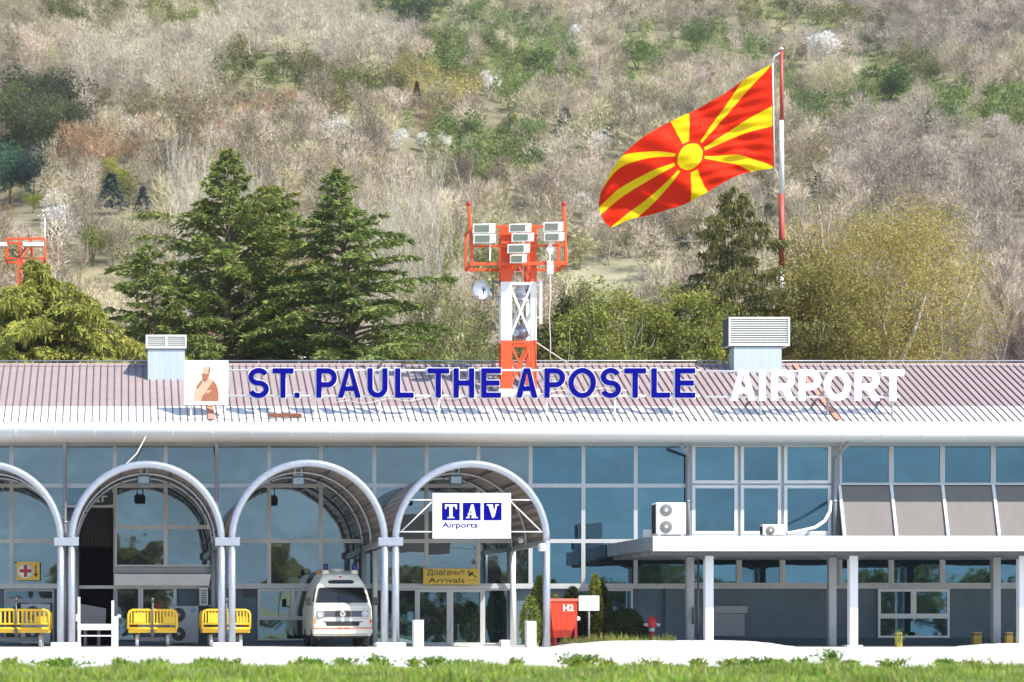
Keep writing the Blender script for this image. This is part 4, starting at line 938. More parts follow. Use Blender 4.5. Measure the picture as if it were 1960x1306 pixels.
    b = MB(); c = P(-.02, front(2.20)-.02, 2.20); b.lathe([(.085,.03),(.085,-.02),(0,-.02)], c, 20, 'y'); rd = part("roundel", b, M["signw"], t)
    b = MB(); b.box(c[0]-.018,c[0]+.018,c[1]-.026,c[1]-.021,c[2]-.055,c[2]+.055); b.box(c[0]-.055,c[0]+.055,c[1]-.0265,c[1]-.021,c[2]-.018,c[2]+.018); part("cross", b, M["red2"], rd)
    b = MB(); b.lathe([(.26,-.04),(.20,.05),(.08,.09),(0,.10)], P(-.05,1.25,2.41), 18); part("roof_hatch", b, M["cream"], t)
    b = MB(); b.lathe([(.07,0),(.07,.08),(.04,.11),(0,.11)], P(-.62,1.4,2.30), 12); part("side_lamp", b, M["amber"], t)
    for s in (-1,1):
        b = MB(); b.add([P(s*.845,.42,1.42),P(s*.845,1.25,1.42),P(s*.765,1.25,1.84),P(s*.775,.58,1.84)],[(0,1,2,3)]); part("side_window", b, M["wind"], t)
        b = MB(); b.tube([P(s*.86,.25,1.30),P(s*1.02,.22,1.36)],.014,5); b.cbox(ox+min(s*.97,s*1.13),ox+max(s*.97,s*1.13),oy+.18,oy+.24,1.30,1.55,.02); part("mirror", b, M["rubber"], t)
        for yy in (.98, 3.5):
            c = P(s*.80, yy, .31); b = MB(); b.lathe([(.19,-.10),(.30,-.10),(.31,-.06),(.31,.06),(.30,.10),(.19,.10)], c, 24, 'x'); wh = part("wheel", b, M["rubber"], t)
            b = MB(); b.lathe([(0,s*.07),(.12,s*.09),(.19,s*.095)], c, 20, 'x'); part("rim", b, M["acg"], wh)
    b = MB(); b.box(ox-.82, ox+.82, oy+.15, oy+4.4, .28, .42); part("chassis", b, M["rubber"], t)
ambulance()

# ------------------------------------------------------------------ baggage carts
def cart(px, y, lab, wd, rz=0.0):
    cx = X(px,y); t = thing("baggage_cart", lab, "baggage cart", (cx,y,0), "yellow baggage carts")
    hw, z0, z1, dp = wd/2, .44, 1.16, 2.3
    b = MB(); b.box(cx-hw,cx+hw,y,y+dp,z0+.0,z0+.10); part("deck", b, M["yellow"], t)
    for yy in (y-.03, y+dp):
        b = MB(); r=.14
        loop = [(cx-hw,z0+.12),(cx-hw,z1-r),(cx-hw+r*.3,z1-r*.3),(cx-hw+r,z1),(cx+hw-r,z1),(cx+hw-r*.3,z1-r*.3),(cx+hw,z1-r),(cx+hw,z0+.12)]
        b.tube([(x,yy,z) for x,z in loop],.04,8); b.tube([(cx-hw,yy,z0+.28),(cx+hw,yy,z0+.28)],.03,6); b.tube([(cx-hw,yy,z0+.13),(cx+hw,yy,z0+.13)],.05,6)
        n = 15
        for k in range(1,n): x=cx-hw+wd*k/n; b.box(x-.022,x+.022,yy-.012,yy+.012,z0+.29,z1-.03)
        if yy < y: b.box(cx-hw+.17,cx-hw+.55,yy-.02,yy-.012,z0+.32,z1-.09); b.box(cx+hw-.42,cx+hw-.05,yy+.014,yy+.02,z0+.3,z1-.2)
        part("end_rack", b, M["yellow"], t)
    b = MB(); b.tube([(cx+.0,y-.10,z0-.12),(cx-.0,y-.09,z1+.28)],.035,8); b.tube([(cx,y-.1,z1+.26),(cx,y-.1,z1+.38)],.05,8); b.box(cx-.06,cx+.06,y-.1,y-.02,z0-.05,z0+.1); b.bar((cx,y-.1,z0-.1),(cx,y+.3,z0-.06),.06); part("drawbar", b, M["darksteel"], t)
    for s in (-1,1):
        for yy in (y+.3,y+1.9):
            c=(cx+s*(hw-.28),yy,.20); b=MB(); b.lathe([(.10,-.05),(.19,-.05),(.20,-.03),(.20,.03),(.19,.05),(.10,.05)],c,18,'x'); wh=part("wheel",b,M["acg"],t)
            b=MB(); b.lathe([(0,-.04),(.10,-.045),(.10,.045),(0,.04)],c,14,'x'); part("rim",b,M["darksteel"],wh)
    b=MB(); b.box(cx-hw+.25,cx+hw-.25,y+.27,y+.33,.17,.30); b.box(cx-hw+.25,cx+hw-.25,y+1.87,y+1.93,.17,.30); b.box(cx-.05,cx+.05,y+.3,y+1.9,.25,.43); part("axle",b,M["darksteel"],t)
cart(31,-5.2,"yellow slatted baggage cart cut off by the left edge under the red cross sign",2.05)
cart(292,-4.7,"yellow slatted baggage cart in front of the big grey air conditioner",1.53)
cart(433,-4.4,"yellow slatted baggage cart standing behind the pair of canopy posts",1.50)
# white metal trolley in front of the dark doorway
y=-5.3; x0,x1=X(150,y),X(219,y); t=thing("trolley","white metal trolley with upright posts in front of the dark doorway","trolley",((x0+x1)/2,y,0))
b=MB(); b.box(x0-.04,x1+.04,y,y+1.7,.53,.72); part("deck",b,M["white"],t)
for xx,zt in ((x0,1.56),(x1-.07,1.45)):
    b=MB(); b.box(xx-.02,xx+.06,y-.03,y+.05,.0,zt); part("post",b,M["white"],t)
    b=MB(); b.box(xx-.02,xx+.06,y+1.6,y+1.68,.0,.53); part("leg",b,M["white"],t)
b=MB(); b.box(x0+.06,x1-.09,y-.02,y+.03,.33,.37); b.box(x1-.02,x1+.12,y-.04,y+.1,.02,.95); b.lathe([(.05,0),(.07,.06),(.0,.1)],(x1+.14,y,.92),10); b.box(x0-.08,x0-.02,y-.04,y+.04,.8,1.02); part("frame",b,M["white"],t)
b=MB(); y2=-.6; b.prism([(X(153,y2),Z(1195,y2)),(X(202,y2),Z(1195,y2)),(X(203,y2),Z(1165,y2)),(X(153,y2),Z(1156,y2))],y2,y2+.5); b.box(X(152,y2),X(203,y2),y2-.01,y2+.51,Z(1182.5,y2),Z(1181.5,y2)); b.box(X(160,y2),X(166,y2),y2,y2+.5,0,Z(1195,y2)-.001); b.box(X(186,y2),X(192,y2),y2,y2+.5,0,Z(1195,y2)-.001)
solo("crate",b,M["board"],"grey boarded crate standing inside the dark doorway","crate",(X(153,y2),y2,0))

# ------------------------------------------------------------------ street furniture in front
def pier(px0,px1,py,y,lab):
    b=MB(); b.cbox(X(px0,y),X(px1,y),y-.16,y+.16,-.02,Z(py,y),.02); solo("concrete_pier",b,M["pier"],lab,"concrete pier",(X(px0,y),y,0),"concrete piers beside the entrance")
pier(790,810,1187,-6.6,"pale concrete pier left of the arrivals door"); pier(1006,1025,1189,-6.7,"pale concrete pier right of the arrivals door, beside the light green bush")
pier(957,975,1225,-4.5,"low grey concrete block before the dark pane beside the arrivals door")
GZ=.26
y=-5.0; t=thing("hydrant_cabinet","red tapering hydrant cabinet with white characters on its front","hydrant cabinet",(X(1078,y),y,GZ))
b=MB(); A=[(1052,1150),(1105,1150),(1105,1187),(1091,1221),(1060,1221)]; b.prism([(X(p,y),Z(q,y)) for p,q in A[::-1]],y,y+.55); part("body",b,M["red"],t)
b=MB(); b.box(X(1050,y),X(1107,y),y-.03,y+.58,Z(1151,y),Z(1146,y)); part("lid",b,mat("faded_red",(0.78,0.16,0.10),.5),t)
textpart("lettering","H2",X(1078,y),X(1098,y),Z(1170,y),Z(1157,y),y-.012,.01,M["signw"],t,.04)
b=MB(); b.box(X(1073,y)-.006,X(1073,y)+.006,y-.004,y+.01,Z(1220,y),Z(1152,y)); b.box(X(1100,y),X(1105,y),y+.02,y+.5,.0,Z(1190,y)); b.box(X(1061,y),X(1066,y),y+.02,y+.5,.0,Z(1219,y)); part("legs",b,M["red2"],t)
b=MB(); b.lathe([(.07,-.05),(.07,.05),(0,.06)],(X(1108,y),y+.15,Z(1184,y)),12,'y'); b.bar((X(1104,y),y+.15,Z(1184,y)),(X(1108,y),y+.15,Z(1184,y)),.05); part("hose_coupling",b,M["acw"],t)
y=-5.6; t=thing("notice_board","small white notice on a thin post before the clipped conifers","sign",(X(1128,y),y,0))
b=MB(); b.cbox(X(1108,y),X(1147,y),y,y+.03,Z(1169,y),Z(1140.5,y),.005); part("panel",b,M["signw"],t)
b=MB(); b.tube([(X(1128,y),y+.05,.15),(X(1128,y),y+.05,Z(1142,y))],.028,8); part("post",b,M["steel"],t)
b=MB(); cx,cz=X(1127,y),Z(1150,y); b.prism([(cx-.045,cz-.02),(cx+.045,cz-.02),(cx+.03,cz+.01),(cx,cz+.025),(cx-.03,cz+.01)],y-.004,y-.0005); b.box(cx-.16,cx+.16,y-.003,y-.0005,cz-.10,cz-.092); part("print",b,M["acg"],t)
y=-4.6; t=thing("fire_hydrant","red fire hydrant with two side outlets on the gravel strip","fire hydrant",(X(1248,y),y,GZ-.05)); cx=X(1248,y)
b=MB(); b.lathe([(.10,GZ-.05),(.10,GZ+.02),(.07,GZ+.03),(.07,.48)],(cx,y,0),16); part("stem",b,M["red2"],t)
b=MB(); b.lathe([(.075,.48),(.085,.50),(.085,.58),(.07,.60)],(cx,y,0),16); part("collar",b,M["acg"],t)
b=MB(); b.lathe([(.08,.60),(.15,.64),(.15,.78),(.12,.86),(.08,.92),(.05,.94),(.05,.99),(0,1.0)],(cx,y,0),16); part("barrel",b,M["red2"],t)
for s in (-1,1):
    b=MB(); b.tube([(cx+s*.12,y,.70),(cx+s*.21,y,.69)],.055,10); b.tube([(cx+s*.211,y,.69),(cx+s*.25,y,.68)],.04,10); b.tube([(cx+s*.23,y,.69),(cx+s*.27,y,.73)],.015,6); part("outlet",b,M["acg"],t)
b=MB(); b.tube([(cx,y-.13,.66),(cx,y-.2,.66)],.06,10); part("front_outlet",b,M["red2"],t)
def ypost(px,py0,py1,y,wd,lab):
    x=X(px,y); b=MB(); b.cbox(x-wd,x+wd,y-wd,y+wd,-.02,Z(py0,y),.012); t=solo("yellow_post",b,mat("worn_yellow",(0.50,0.33,0.06),.7,var=.3,scale=7),lab,"bollard",(x,y,0),"yellow bollards under the flat canopy")
    c=MB(); c.box(x-wd-.005,x+wd+.005,y-wd-.005,y+wd+.005,Z(py0,y)-.10,Z(py0,y)-.05); part("band",c,M["darksteel"],t)
ypost(1720,1211,0,-6.2,.085,"leftmost yellow bollard with weeds at its foot, before the white-framed window"); ypost(1869,1210,0,-3.0,.13,"short yellow bollard standing alone before the slate wall"); ypost(1931,1210,0,-4.6,.10,"yellow bollard between the two columns at the right edge"); ypost(1947,1212,0,-2.5,.10,"rightmost yellow bollard, half hidden by the last column")
b=MB(); y=-4.6; b.tube([(X(1336,y),y,.1),(X(1336.5,y),y,Z(1055,y))],.035,8); b.box(X(1328,y),X(1342,y),y+.05,y+.25,Z(1195,y),Z(1163,y)); solo("cable_riser",b,M["darksteel"],"thin dark riser with a small box between the two leftmost columns","riser",(X(1336,y),y,0))
for (p0,q0,p1,q1) in ((1704,1183,1712,1232),(1914,1192,1920,1228)):
    pass
# fence of pale posts on the far side of the lawn
def fence():
    yf=98.0; t=thing("paling_fence","row of pale weathered posts along the lawn left of the tower","fence",(X(850,yf),yf,float(hz(X(850,yf),yf))))
    r=random.Random(3); b=MB()
    for k in range(16):
        px=790+k*12+r.uniform(-3,3); yy=yf+r.uniform(-.5,.5); x=X(px,yy); z=float(hz(x,yy)); b.tube([(x,yy,z-.1),(x+r.uniform(-.06,.06),yy,z+1.15+r.uniform(-.2,.2))],.06,6)
    part("posts",b,M["pbark"],t)
    b=MB()
    for h in (.5,.9): b.tube([(X(790+k*12,yf),yf,float(hz(X(790+k*12,yf),yf))+h) for k in range(16)],.02,5)
    part("wires",b,M["pbark"],t)
fence()
# house beyond the cedars
y=42.0; hx0,hx1=X(292,y),X(392,y); t=thing("house","white house with an orange tiled roof glimpsed through the cedars","house",((hx0+hx1)/2,y,0))
b=MB(); b.box(hx0,hx1,y,y+7,-.03,Z(650,y)); part("wall",b,M["white"],t)
zr=Z(650,y); b=MB(); b.extx([(y-.5,zr-.1),(y+3.5,zr+1.4),(y+7.5,zr-.1),(y+7.5,zr-.2),(y+3.5,zr+1.3),(y-.5,zr-.2)],hx0-.4,hx1+.4); part("roof",b,M["tile"],t)
for px in (315,360):
    b=MB(); b.box(X(px,y)-.5,X(px,y)+.5,y-.05,y+.02,Z(680,y),Z(662,y)); w_=part("window",b,M["white"],t); b=MB(); b.box(X(px,y)-.42,X(px,y)+.42,y-.06,y-.051,Z(679,y),Z(663,y)); part("pane",b,M["glassd"],w_)
# second tower head at the left edge
y=30.0; t=thing("light_tower","red lattice tower head with white lamps rising behind the left cedar","tower",(X(50,y),y,0))
b=MB(); xs=(X(12,y),X(85,y)); zs_=(Z(495,y),Z(457,y))
for yy in (y,y+1.2):
    for z in zs_: b.bar((xs[0],yy,z),(xs[1],yy,z),.09)
    for x in (xs[0],X(36,y),X(60,y),xs[1]): b.bar((x,yy,zs_[0]),(x,yy,zs_[1]),.08)
    b.bar((X(36,y),yy,zs_[0]),(X(60,y),yy,zs_[1]),.08)
for x in xs:
    for z in zs_: b.bar((x,y,z),(x,y+1.2,z),.1)
part("platform_frame",b,M["orange"],t)
b=MB()
for x in (X(36,y),X(60,y)):
    for yy in (y,y+.9): b.bar((x,yy,-.03),(x,yy,zs_[0]),.12)
for k in range(9):
    a,c=zs_[0]*k/9,zs_[0]*(k+1)/9; b.bar((X(36,y),y,a),(X(60,y),y,c),.07); b.bar((X(60,y),y,a),(X(36,y),y,c),.07)
part("lattice_section",b,M["orange"],t)
for a,c in ((44,84),(-14,14)):
    b=MB(); b.cbox(X(a,y),X(c,y),y-.35,y+.05,Z(474,y),Z(466,y),.02); part("floodlight",b,M["acw"],t)
b=MB(); b.tube([(X(86,y),y,Z(495,y)),(X(86,y),y,Z(418,y))],.025,6); part("mast",b,M["towerw"],t)
# ------------------------------------------------------------------ vegetation
def tris_at(c, size, asp, rg, dirs=None, dj=0.6, upb=0.0):
    """random leaf triangles around centres c (n,3); with dirs they point along these"""
    n = len(c)
    d = rg.normal(size=(n,3))
    if dirs is not None: d = dirs + dj*d
    d[:,2] += upb
    d /= np.linalg.norm(d, axis=1)[:,None] + 1e-9
    s = rg.normal(size=(n,3)); s -= d*(s*d).sum(1)[:,None]; s /= np.linalg.norm(s, axis=1)[:,None] + 1e-9
    L = (size*rg.uniform(.6,1.4,n))[:,None]; W = L*asp
    return np.stack([c - s*W*.5, c + s*W*.5, c + d*L], 1)
def strips(p0, p1, w0, w1, rg):
    """thin ribbons p0->p1 as two triangles each"""
    d = p1-p0; s = rg.normal(size=d.shape); s -= d*((s*d).sum(1)/((d*d).sum(1)+1e-9))[:,None]; s /= np.linalg.norm(s,axis=1)[:,None]+1e-9
    w0 = np.asarray(w0).reshape(-1,1)*np.ones((len(d),1)); w1 = np.asarray(w1).reshape(-1,1)*np.ones((len(d),1))
    a,b,c,e = p0-s*w0/2, p0+s*w0/2, p1+s*w1/2, p1-s*w1/2
    return np.concatenate([np.stack([a,b,c],1), np.stack([a,c,e],1)])
def jit(base, n, rg, a=.25, hue=.08):
    c = np.array(base)[None,:]*(1+a*rg.uniform(-1,1,(n,1)))
    return np.clip(c*(1+hue*rg.normal(size=(n,3))), 0.003, .95)

# --- hill trees: unit-height variants --------------------------------------------------------
def v_bare(seed, nt=860, tw=.115, up=.55):
    """leafless crown: stems, limbs and a rounded cloud of short twigs in several lobes"""
    rg = np.random.default_rng(seed); T = []; nb = int(rg.integers(4,8))
    bc = rg.normal(size=(nb,3))*np.array((.17,.17,.13)); bc[:,2] += .58; br = rg.uniform(.15,.25,nb)
    base = rg.normal(size=(nb,3))*.03; base[:,2] = 0; T.append(strips(base, bc, .020, .008, rg))
    nl = 26; k = rg.integers(0,nb,nl); d = rg.normal(size=(nl,3)); d[:,2] = np.abs(d[:,2]); d /= np.linalg.norm(d,axis=1)[:,None]; p0 = bc[k]*rg.uniform(.6,1,(nl,1)); T.append(strips(p0, bc[k]+d*br[k][:,None]*.9, .009, .004, rg))
    k = rg.integers(0,nb,nt); d = rg.normal(size=(nt,3)); d[:,2] += .25; d /= np.linalg.norm(d,axis=1)[:,None]; c = bc[k]+d*br[k][:,None]*rg.uniform(.35,.95,nt)[:,None]; c[:,2] = np.maximum(c[:,2],.10)
    dd = d*.9+np.array((0,0,up)); dd /= np.linalg.norm(dd,axis=1)[:,None]
    V = np.concatenate(T+[tris_at(c,tw,.055,rg,dd,.35)]); col = np.ones((len(V),3))*(1+.2*rg.uniform(-1,1,(len(V),1)))
    return V, col
def v_leafy(seed, nt=520, size=.066, asp=.75, wide=.42):
    rg = np.random.default_rng(seed); nb = 7
    bc = rg.normal(size=(nb,3))*np.array((.18,.18,.14)); bc[:,2] += .55; br = rg.uniform(.14,.26,nb)
    k = rg.integers(0,nb,nt); d = rg.normal(size=(nt,3)); d /= np.linalg.norm(d,axis=1)[:,None]; c = bc[k]+d*br[k][:,None]*rg.uniform(.55,1.05,nt)[:,None]; c[:,2] = np.maximum(c[:,2],.08)
    V = tris_at(c,size,asp,rg,d,.9); st = strips(np.zeros((3,3)), bc[:3], .03,.012,rg)
    V = np.concatenate([V,st]); col = np.ones((len(V),3))*(1+.3*rg.uniform(-1,1,(len(V),1))); col[nt:] *= .7
    return V, col
def v_conic(seed, nt=420):
    rg = np.random.default_rng(seed); h = rg.uniform(.08,1,nt)**.8; a = rg.uniform(0,2*PI,nt); r = (1-h)*.30*rg.uniform(.5,1.1,nt)+.01
    c = np.stack([r*np.cos(a),r*np.sin(a),h],1); d = np.stack([np.cos(a),np.sin(a),-.35*np.ones(nt)],1)
    V = tris_at(c,.10,.4,rg,d,.35); return V, np.ones((nt,3))*(1+.3*rg.uniform(-1,1,(nt,1)))
VAR = {'bare':[v_bare(s) for s in range(7)], 'leaf':[v_leafy(20+s) for s in range(5)], 'conic':[v_conic(40+s) for s in range(3)],
       'blossom':[], 'thin':[], 'dense':[v_leafy(120+s,2800,.032,.7) for s in range(5)]}
for s in range(3):
    V1,c1 = v_bare(60+s,150); V2,c2 = v_leafy(70+s,1100,.048,.8); VAR['blossom'].append((np.concatenate([V1,V2]), np.concatenate([c1*.42,c2])))
    V1,c1 = v_bare(80+s,380); V2,c2 = v_leafy(90+s,230,.055,.8); VAR['thin'].append((np.concatenate([V1,V2]), np.concatenate([c1*np.array((1.15,1.0,1.3))*.9,c2])))
PAL = {'bare':[(0.515,0.420,0.319),(0.560,0.454,0.364),(0.437,0.364,0.280),(0.526,0.459,0.302),(0.347,0.286,0.213),(0.605,0.515,0.403),(0.459,0.414,0.246),(0.258,0.207,0.157),(0.235,0.213,0.134)], 'grey':[(0.470,0.392,0.319),(0.526,0.442,0.370),(0.347,0.291,0.235),(0.246,0.202,0.162)], 'pale':[(0.515,0.448,0.336),(0.482,0.414,0.336),(0.538,0.482,0.370)],
       'rust':[(.42,.27,.16)], 'rust2':[(.48,.30,.10)], 'olive2':[(.29,.26,.12),(.33,.29,.16)], 'olive':[(.19,.19,.065),(.23,.22,.085),(.15,.165,.055)], 'green':[(0.196,0.259,0.075),(0.230,0.287,0.092),(0.265,0.299,0.103),(0.149,0.207,0.063)],
       'scrub':[(0.276,0.282,0.086),(0.333,0.322,0.115),(0.230,0.247,0.081),(0.380,0.345,0.184)], 'ygreen2':[(.40,.37,.12)], 'pine':[(.10,.115,.05),(.13,.145,.06),(.085,.10,.05)], 'teal':[(.055,.13,.075)], 'dark':[(.05,.065,.035),(.075,.085,.04)], 'spruce':[(.05,.08,.075)],
       'white':[(.74,.70,.63)], 'ygreen':[(.34,.37,.045)]}
def pick(kind, rg):
    """zone kind -> (variant family, colour, height)"""
    u = rg.random()
    if kind is None or kind in ('bare_','grey','pale','rust','rust2'):
        if kind is None:
            if u < .10: return 'leaf', PAL['olive'][rg.integers(3)], rg.uniform(2.2,4.2)
            if u < .17: return 'thin', PAL['olive2'][rg.integers(2)], rg.uniform(3.5,6)
            if u < .23: return 'leaf', PAL['green'][rg.integers(4)], rg.uniform(2,4)
            if u < .238: return 'conic', PAL['dark'][rg.integers(2)], rg.uniform(3,6)
            if u < .252: return 'blossom', PAL['white'][0], rg.uniform(2.5,4.5)
            if u < .275: return 'bare', PAL['rust'][0], rg.uniform(4,6)
        P_ = PAL['bare' if kind in (None,'bare_') else kind]; return 'bare', P_[rg.integers(len(P_))], rg.uniform(4.0,7.2)
    if kind in ('green','olive','scrub'):
        if u < (.12 if kind != 'scrub' else .25): return 'bare', PAL['bare'][rg.integers(6)], rg.uniform(3.5,5.5)
        return ('leaf' if u < .85 else 'thin'), PAL[kind][rg.integers(len(PAL[kind]))], rg.uniform(2.6,5.2)
    if kind == 'olive2': return 'thin', PAL[kind][rg.integers(2)], rg.uniform(4,7)
    if kind == 'ygreen2': return 'thin', PAL[kind][0], rg.uniform(4,5)
    if kind == 'pine': return 'dense', PAL['pine'][rg.integers(3)], rg.uniform(6,9)
    if kind == 'teal': return 'dense', PAL['teal'][0], rg.uniform(4,6)
    return None
def rotz(V, a): c,s = math.cos(a),math.sin(a); return V@np.array(((c,s,0),(-s,c,0),(0,0,1)))

W_=(.84,.81,.76)
SPOTS = ((1570,128,'blossom',0,58,1.2,W_,"blossoming_tree","largest white blossoming tree, high on the hill right of the flagpole top","tree"),
 (935,190,'blossom',1,48,.9,W_,"blossoming_tree","white blossoming tree halfway up the hill, straight above the tower","tree"),
 (642,285,'blossom',2,52,.9,W_,"blossoming_tree","white blossoming tree just above the top of the right-hand cedar","tree"),
 (765,292,'blossom',0,38,.9,W_,"blossoming_tree","white blossoming tree above the pale poplars, leftmost of a row of three","tree"),
 (812,295,'blossom',1,36,1.1,W_,"blossoming_tree","white blossoming tree above the pale poplars, middle of a row of three","tree"),
 (852,292,'blossom',2,34,.9,W_,"blossoming_tree","white blossoming tree above the pale poplars, last of a row of three","tree"),
 (1143,305,'blossom',2,46,1.0,W_,"blossoming_tree","white blossoming tree close to the free edge of the flag","tree"),
 (207,268,'blossom',1,38,.9,(.66,.62,.56),"blossoming_tree","whitish blossoming tree to the right of the dark pines on the left hillside","tree"),
 (112,482,'blossom',0,75,1.1,W_,"blossoming_tree","white blossoming tree beside the red tower head at the left edge","tree"),
 (512,98,'blossom',2,34,1.2,W_,"blossoming_tree","white blossoming tree alone high on the left part of the hill","tree"),
 (1905,262,'blossom',1,36,1.6,(.66,.58,.54),"blossoming_tree","pinkish white blossoming tree by the right edge of the hill","tree"),
 (1105,85,'blossom',0,30,1.2,W_,"blossoming_tree","white blossoming tree among the green scrub near the top of the hill","tree"),
 (215,376,'leaf',0,58,1.1,PAL['ygreen'][0],"green_tree","bright yellow-green round tree on the left hillside","tree"),
 (213,412,'conic',0,62,1.5,PAL['spruce'][0],"blue_spruce","blue-grey spruce standing before the bright yellow-green tree","conifer"),
 (273,424,'conic',1,52,1.0,PAL['spruce'][0],"blue_spruce","small pointed blue-grey spruce left of the big cedar","conifer"),
 (65,390,'leaf',1,78,1.2,(.045,.075,.07),"blue_spruce","broad blue-grey spruce below the dark pines at the left","conifer"),
 (62,302,'leaf',2,125,.9,(.095,.11,.05),"pine_tree","tall dark pine at the left edge of the hill","pine"),
 (20,300,'leaf',3,120,.8,(.14,.165,.06),"pine_tree","dark olive pine cut off by the left edge of the hill","pine"),
 (100,312,'leaf',4,100,.9,(.115,.13,.055),"pine_tree","lower dark pine right of the tall pine","pine"),
 (18,392,'leaf',0,105,1.0,(.055,.135,.07),"green_tree","deep green tree below the pines, cut off by the left edge","tree"),
 (62,408,'leaf',4,34,1.3,(.26,.30,.05),"green_shrub","yellow-green shrub under the broad blue spruce","shrub"),
 (178,512,'leaf',1,62,1.0,(.20,.23,.05),"green_shrub","yellow-green shrub right of the white blossom at the left","shrub"),
 (150,560,'bare',1,90,.7,(.34,.29,.22),"bare_tree","small leafless tree standing alone on the dry grass at the left","tree"),
 (1082,262,'conic',2,42,1.5,(.045,.075,.05),"dark_conifer","dark blue-green conifer in the middle of the hill","conifer"),
 (798,215,'conic',1,46,.7,(.07,.07,.045),"dark_conifer","slim dark conifer halfway up the hill, left of centre","conifer"),
 (1307,490,'leaf',2,44,1.2,(.05,.07,.065),"dark_shrub","dark grey-green bush on the bare track below the flag","shrub"),
 (1700,200,'leaf',3,66,1.5,(.08,.135,.035),"green_tree","broad green tree under the pale earth bank","tree"),
 (1660,105,'leaf',1,34,1.3,(.05,.08,.04),"green_tree","small dark tree on top of the pale earth bank","tree"),
 (760,50,'leaf',0,72,1.4,(.075,.12,.03),"green_tree","broad dark green tree at the top edge of the hill","tree"),
 (812,48,'leaf',2,62,1.2,(.06,.10,.035),"green_tree","dark green tree beside the broad one at the top edge","tree"),
 (1222,135,'leaf',4,50,1.1,(.13,.19,.04),"green_tree","light green tree above the middle of the flag","tree"),
 (1335,110,'leaf',1,48,1.2,(.09,.15,.035),"green_tree","green tree above the hoist half of the flag","tree"),
 (480,140,'leaf',3,34,1.7,(.10,.11,.03),"evergreen_shrub","dark olive evergreen shrub high above the left cedar","shrub"),
 (560,158,'leaf',4,30,2.0,(.12,.13,.035),"evergreen_shrub","spreading olive evergreen shrub above the right cedar","shrub"))
cand = []; yv = 62.0
while yv < 585:
    sp = 2.75 + .0028*yv
    d = yv + D0; xa, xb = X(-170,yv), X(2130,yv); xx = xa
    while xx < xb:
        px_, y_ = xx + rng.uniform(-.45,.45)*sp, yv + rng.uniform(-.45,.45)*sp; xx += sp
        z_ = float(hz(px_,y_)); p = VX + px_*FPX/(y_+D0); q = HY - (z_-ZC)*FPX/(y_+D0)
        if q > 745 or q < -60: continue
        k = zone_of(p, q - 2.0/sc(y_))
        if any(abs(p-a_[0]) < .50*a_[4]*a_[5] and a_[1]-8 < q < a_[1]+3.4/sc(y_) for a_ in SPOTS): continue
        if k in ('field','dry','lawn','bare','bank'):
            if rng.random() > .05 or k == 'lawn': continue
            k = 'scrub'
        if q > 640 and 820 < p < 960: continue
        r_ = pick(k, rng)
        if r_: cand.append((y_, px_, z_, p, q) + r_)
    yv += sp*.92
cand.sort(key=lambda c: c[0])
LAB = {'dense':("dark_tree","dark bushy evergreen in the clump at the left end of the hill","tree","dark evergreens at the left end of the hill"),
       'bare':("bare_tree","leafless grey-brown tree among many like it low on the hill","tree","leafless trees low on the hill"),
       'leaf':("green_shrub","leafy olive-green shrub among the leafless trees low on the hill","shrub","leafy shrubs low on the hill"),
       'thin':("budding_tree","thin tree just coming into pale leaf low on the hill","tree","budding trees low on the hill"),
       'conic':("small_conifer","small dark conifer among the leafless trees low on the hill","conifer","small conifers low on the hill"),
       'blossom':("blossoming_shrub","small white blossoming shrub low on the hill","shrub","blossoming shrubs low on the hill")}
MESHES = {}
def var_mesh(fam, i):
    if (fam,i) not in MESHES:
        V,c = VAR[fam][i]; me = tri_mesh({'bare':'bare_tree','leaf':'leafy_shrub','thin':'budding_tree','dense':'leafy_tree','conic':'small_conifer','blossom':'blossoming_shrub'}[fam], V, c)
        me.materials.append(M["twig"] if fam == 'bare' else M["leaf"]); MESHES[(fam,i)] = me
    return MESHES[(fam,i)]
def hill_tree(fam, i, x, y, z, h, wd, col, name, label, cat, group=None):
    o = bpy.data.objects.new(name, var_mesh(fam, i)); COL.objects.link(o); o.location = (x,y,z-.05); o.scale = (h*wd,h*wd,h); o.rotation_euler = (0,0,rnd.uniform(0,6.28)); o.color = (*col,1)
    return tag(o, label, cat, group)
count = {}; sV = {'twig':[], 'leaf':[]}; sC = {'twig':[], 'leaf':[]}
for (y_,x_,z_,p,q,fam,col,h) in cand:
    i = int(rng.integers(len(VAR[fam]))); wd = rng.uniform(.8,1.2)
    seen = -10 < p < 1970 and q < 690
    lim = {'bare':200,'leaf':110,'thin':50,'conic':20,'blossom':20,'dense':30}[fam]
    if seen and count.get(fam,0) < lim:
        count[fam] = count.get(fam,0)+1; nm,lb,ct,gp = LAB[fam]
        cj = np.clip(np.array(col)*(1+.32*rng.uniform(-1,1)),0,1)
        hill_tree(fam,i,x_,y_,z_,h,wd,cj,nm,lb,ct,gp)
    else:
        V,c = VAR[fam][i]
        if y_ > 330: # far ones need fewer pieces
            keep = rng.random(len(V)) < .5; V,c = V[keep],c[keep]; V = V.mean(1,keepdims=True)+(V-V.mean(1,keepdims=True))*1.25
        W = rotz(V,rng.uniform(0,6.28))*np.array((h*wd,h*wd,h))+np.array((x_,y_,z_-.05))
        key = 'twig' if fam == 'bare' else 'leaf'
        sV[key].append(W.astype(np.float32)); sC[key].append((c*np.array(col)*(1+.32*rng.uniform(-1,1))).astype(np.float32))
for key, nm, lb in (('twig','bare_wood',"mass of leafless grey-brown trees covering the upper hill"),('leaf','green_wood',"scattered green and blossoming scrub of the upper hill")):
    o = put(nm, tri_mesh(nm, np.concatenate(sV[key]), np.concatenate(sC[key])), M[key]); tag(o, lb, "woodland", None, "stuff")

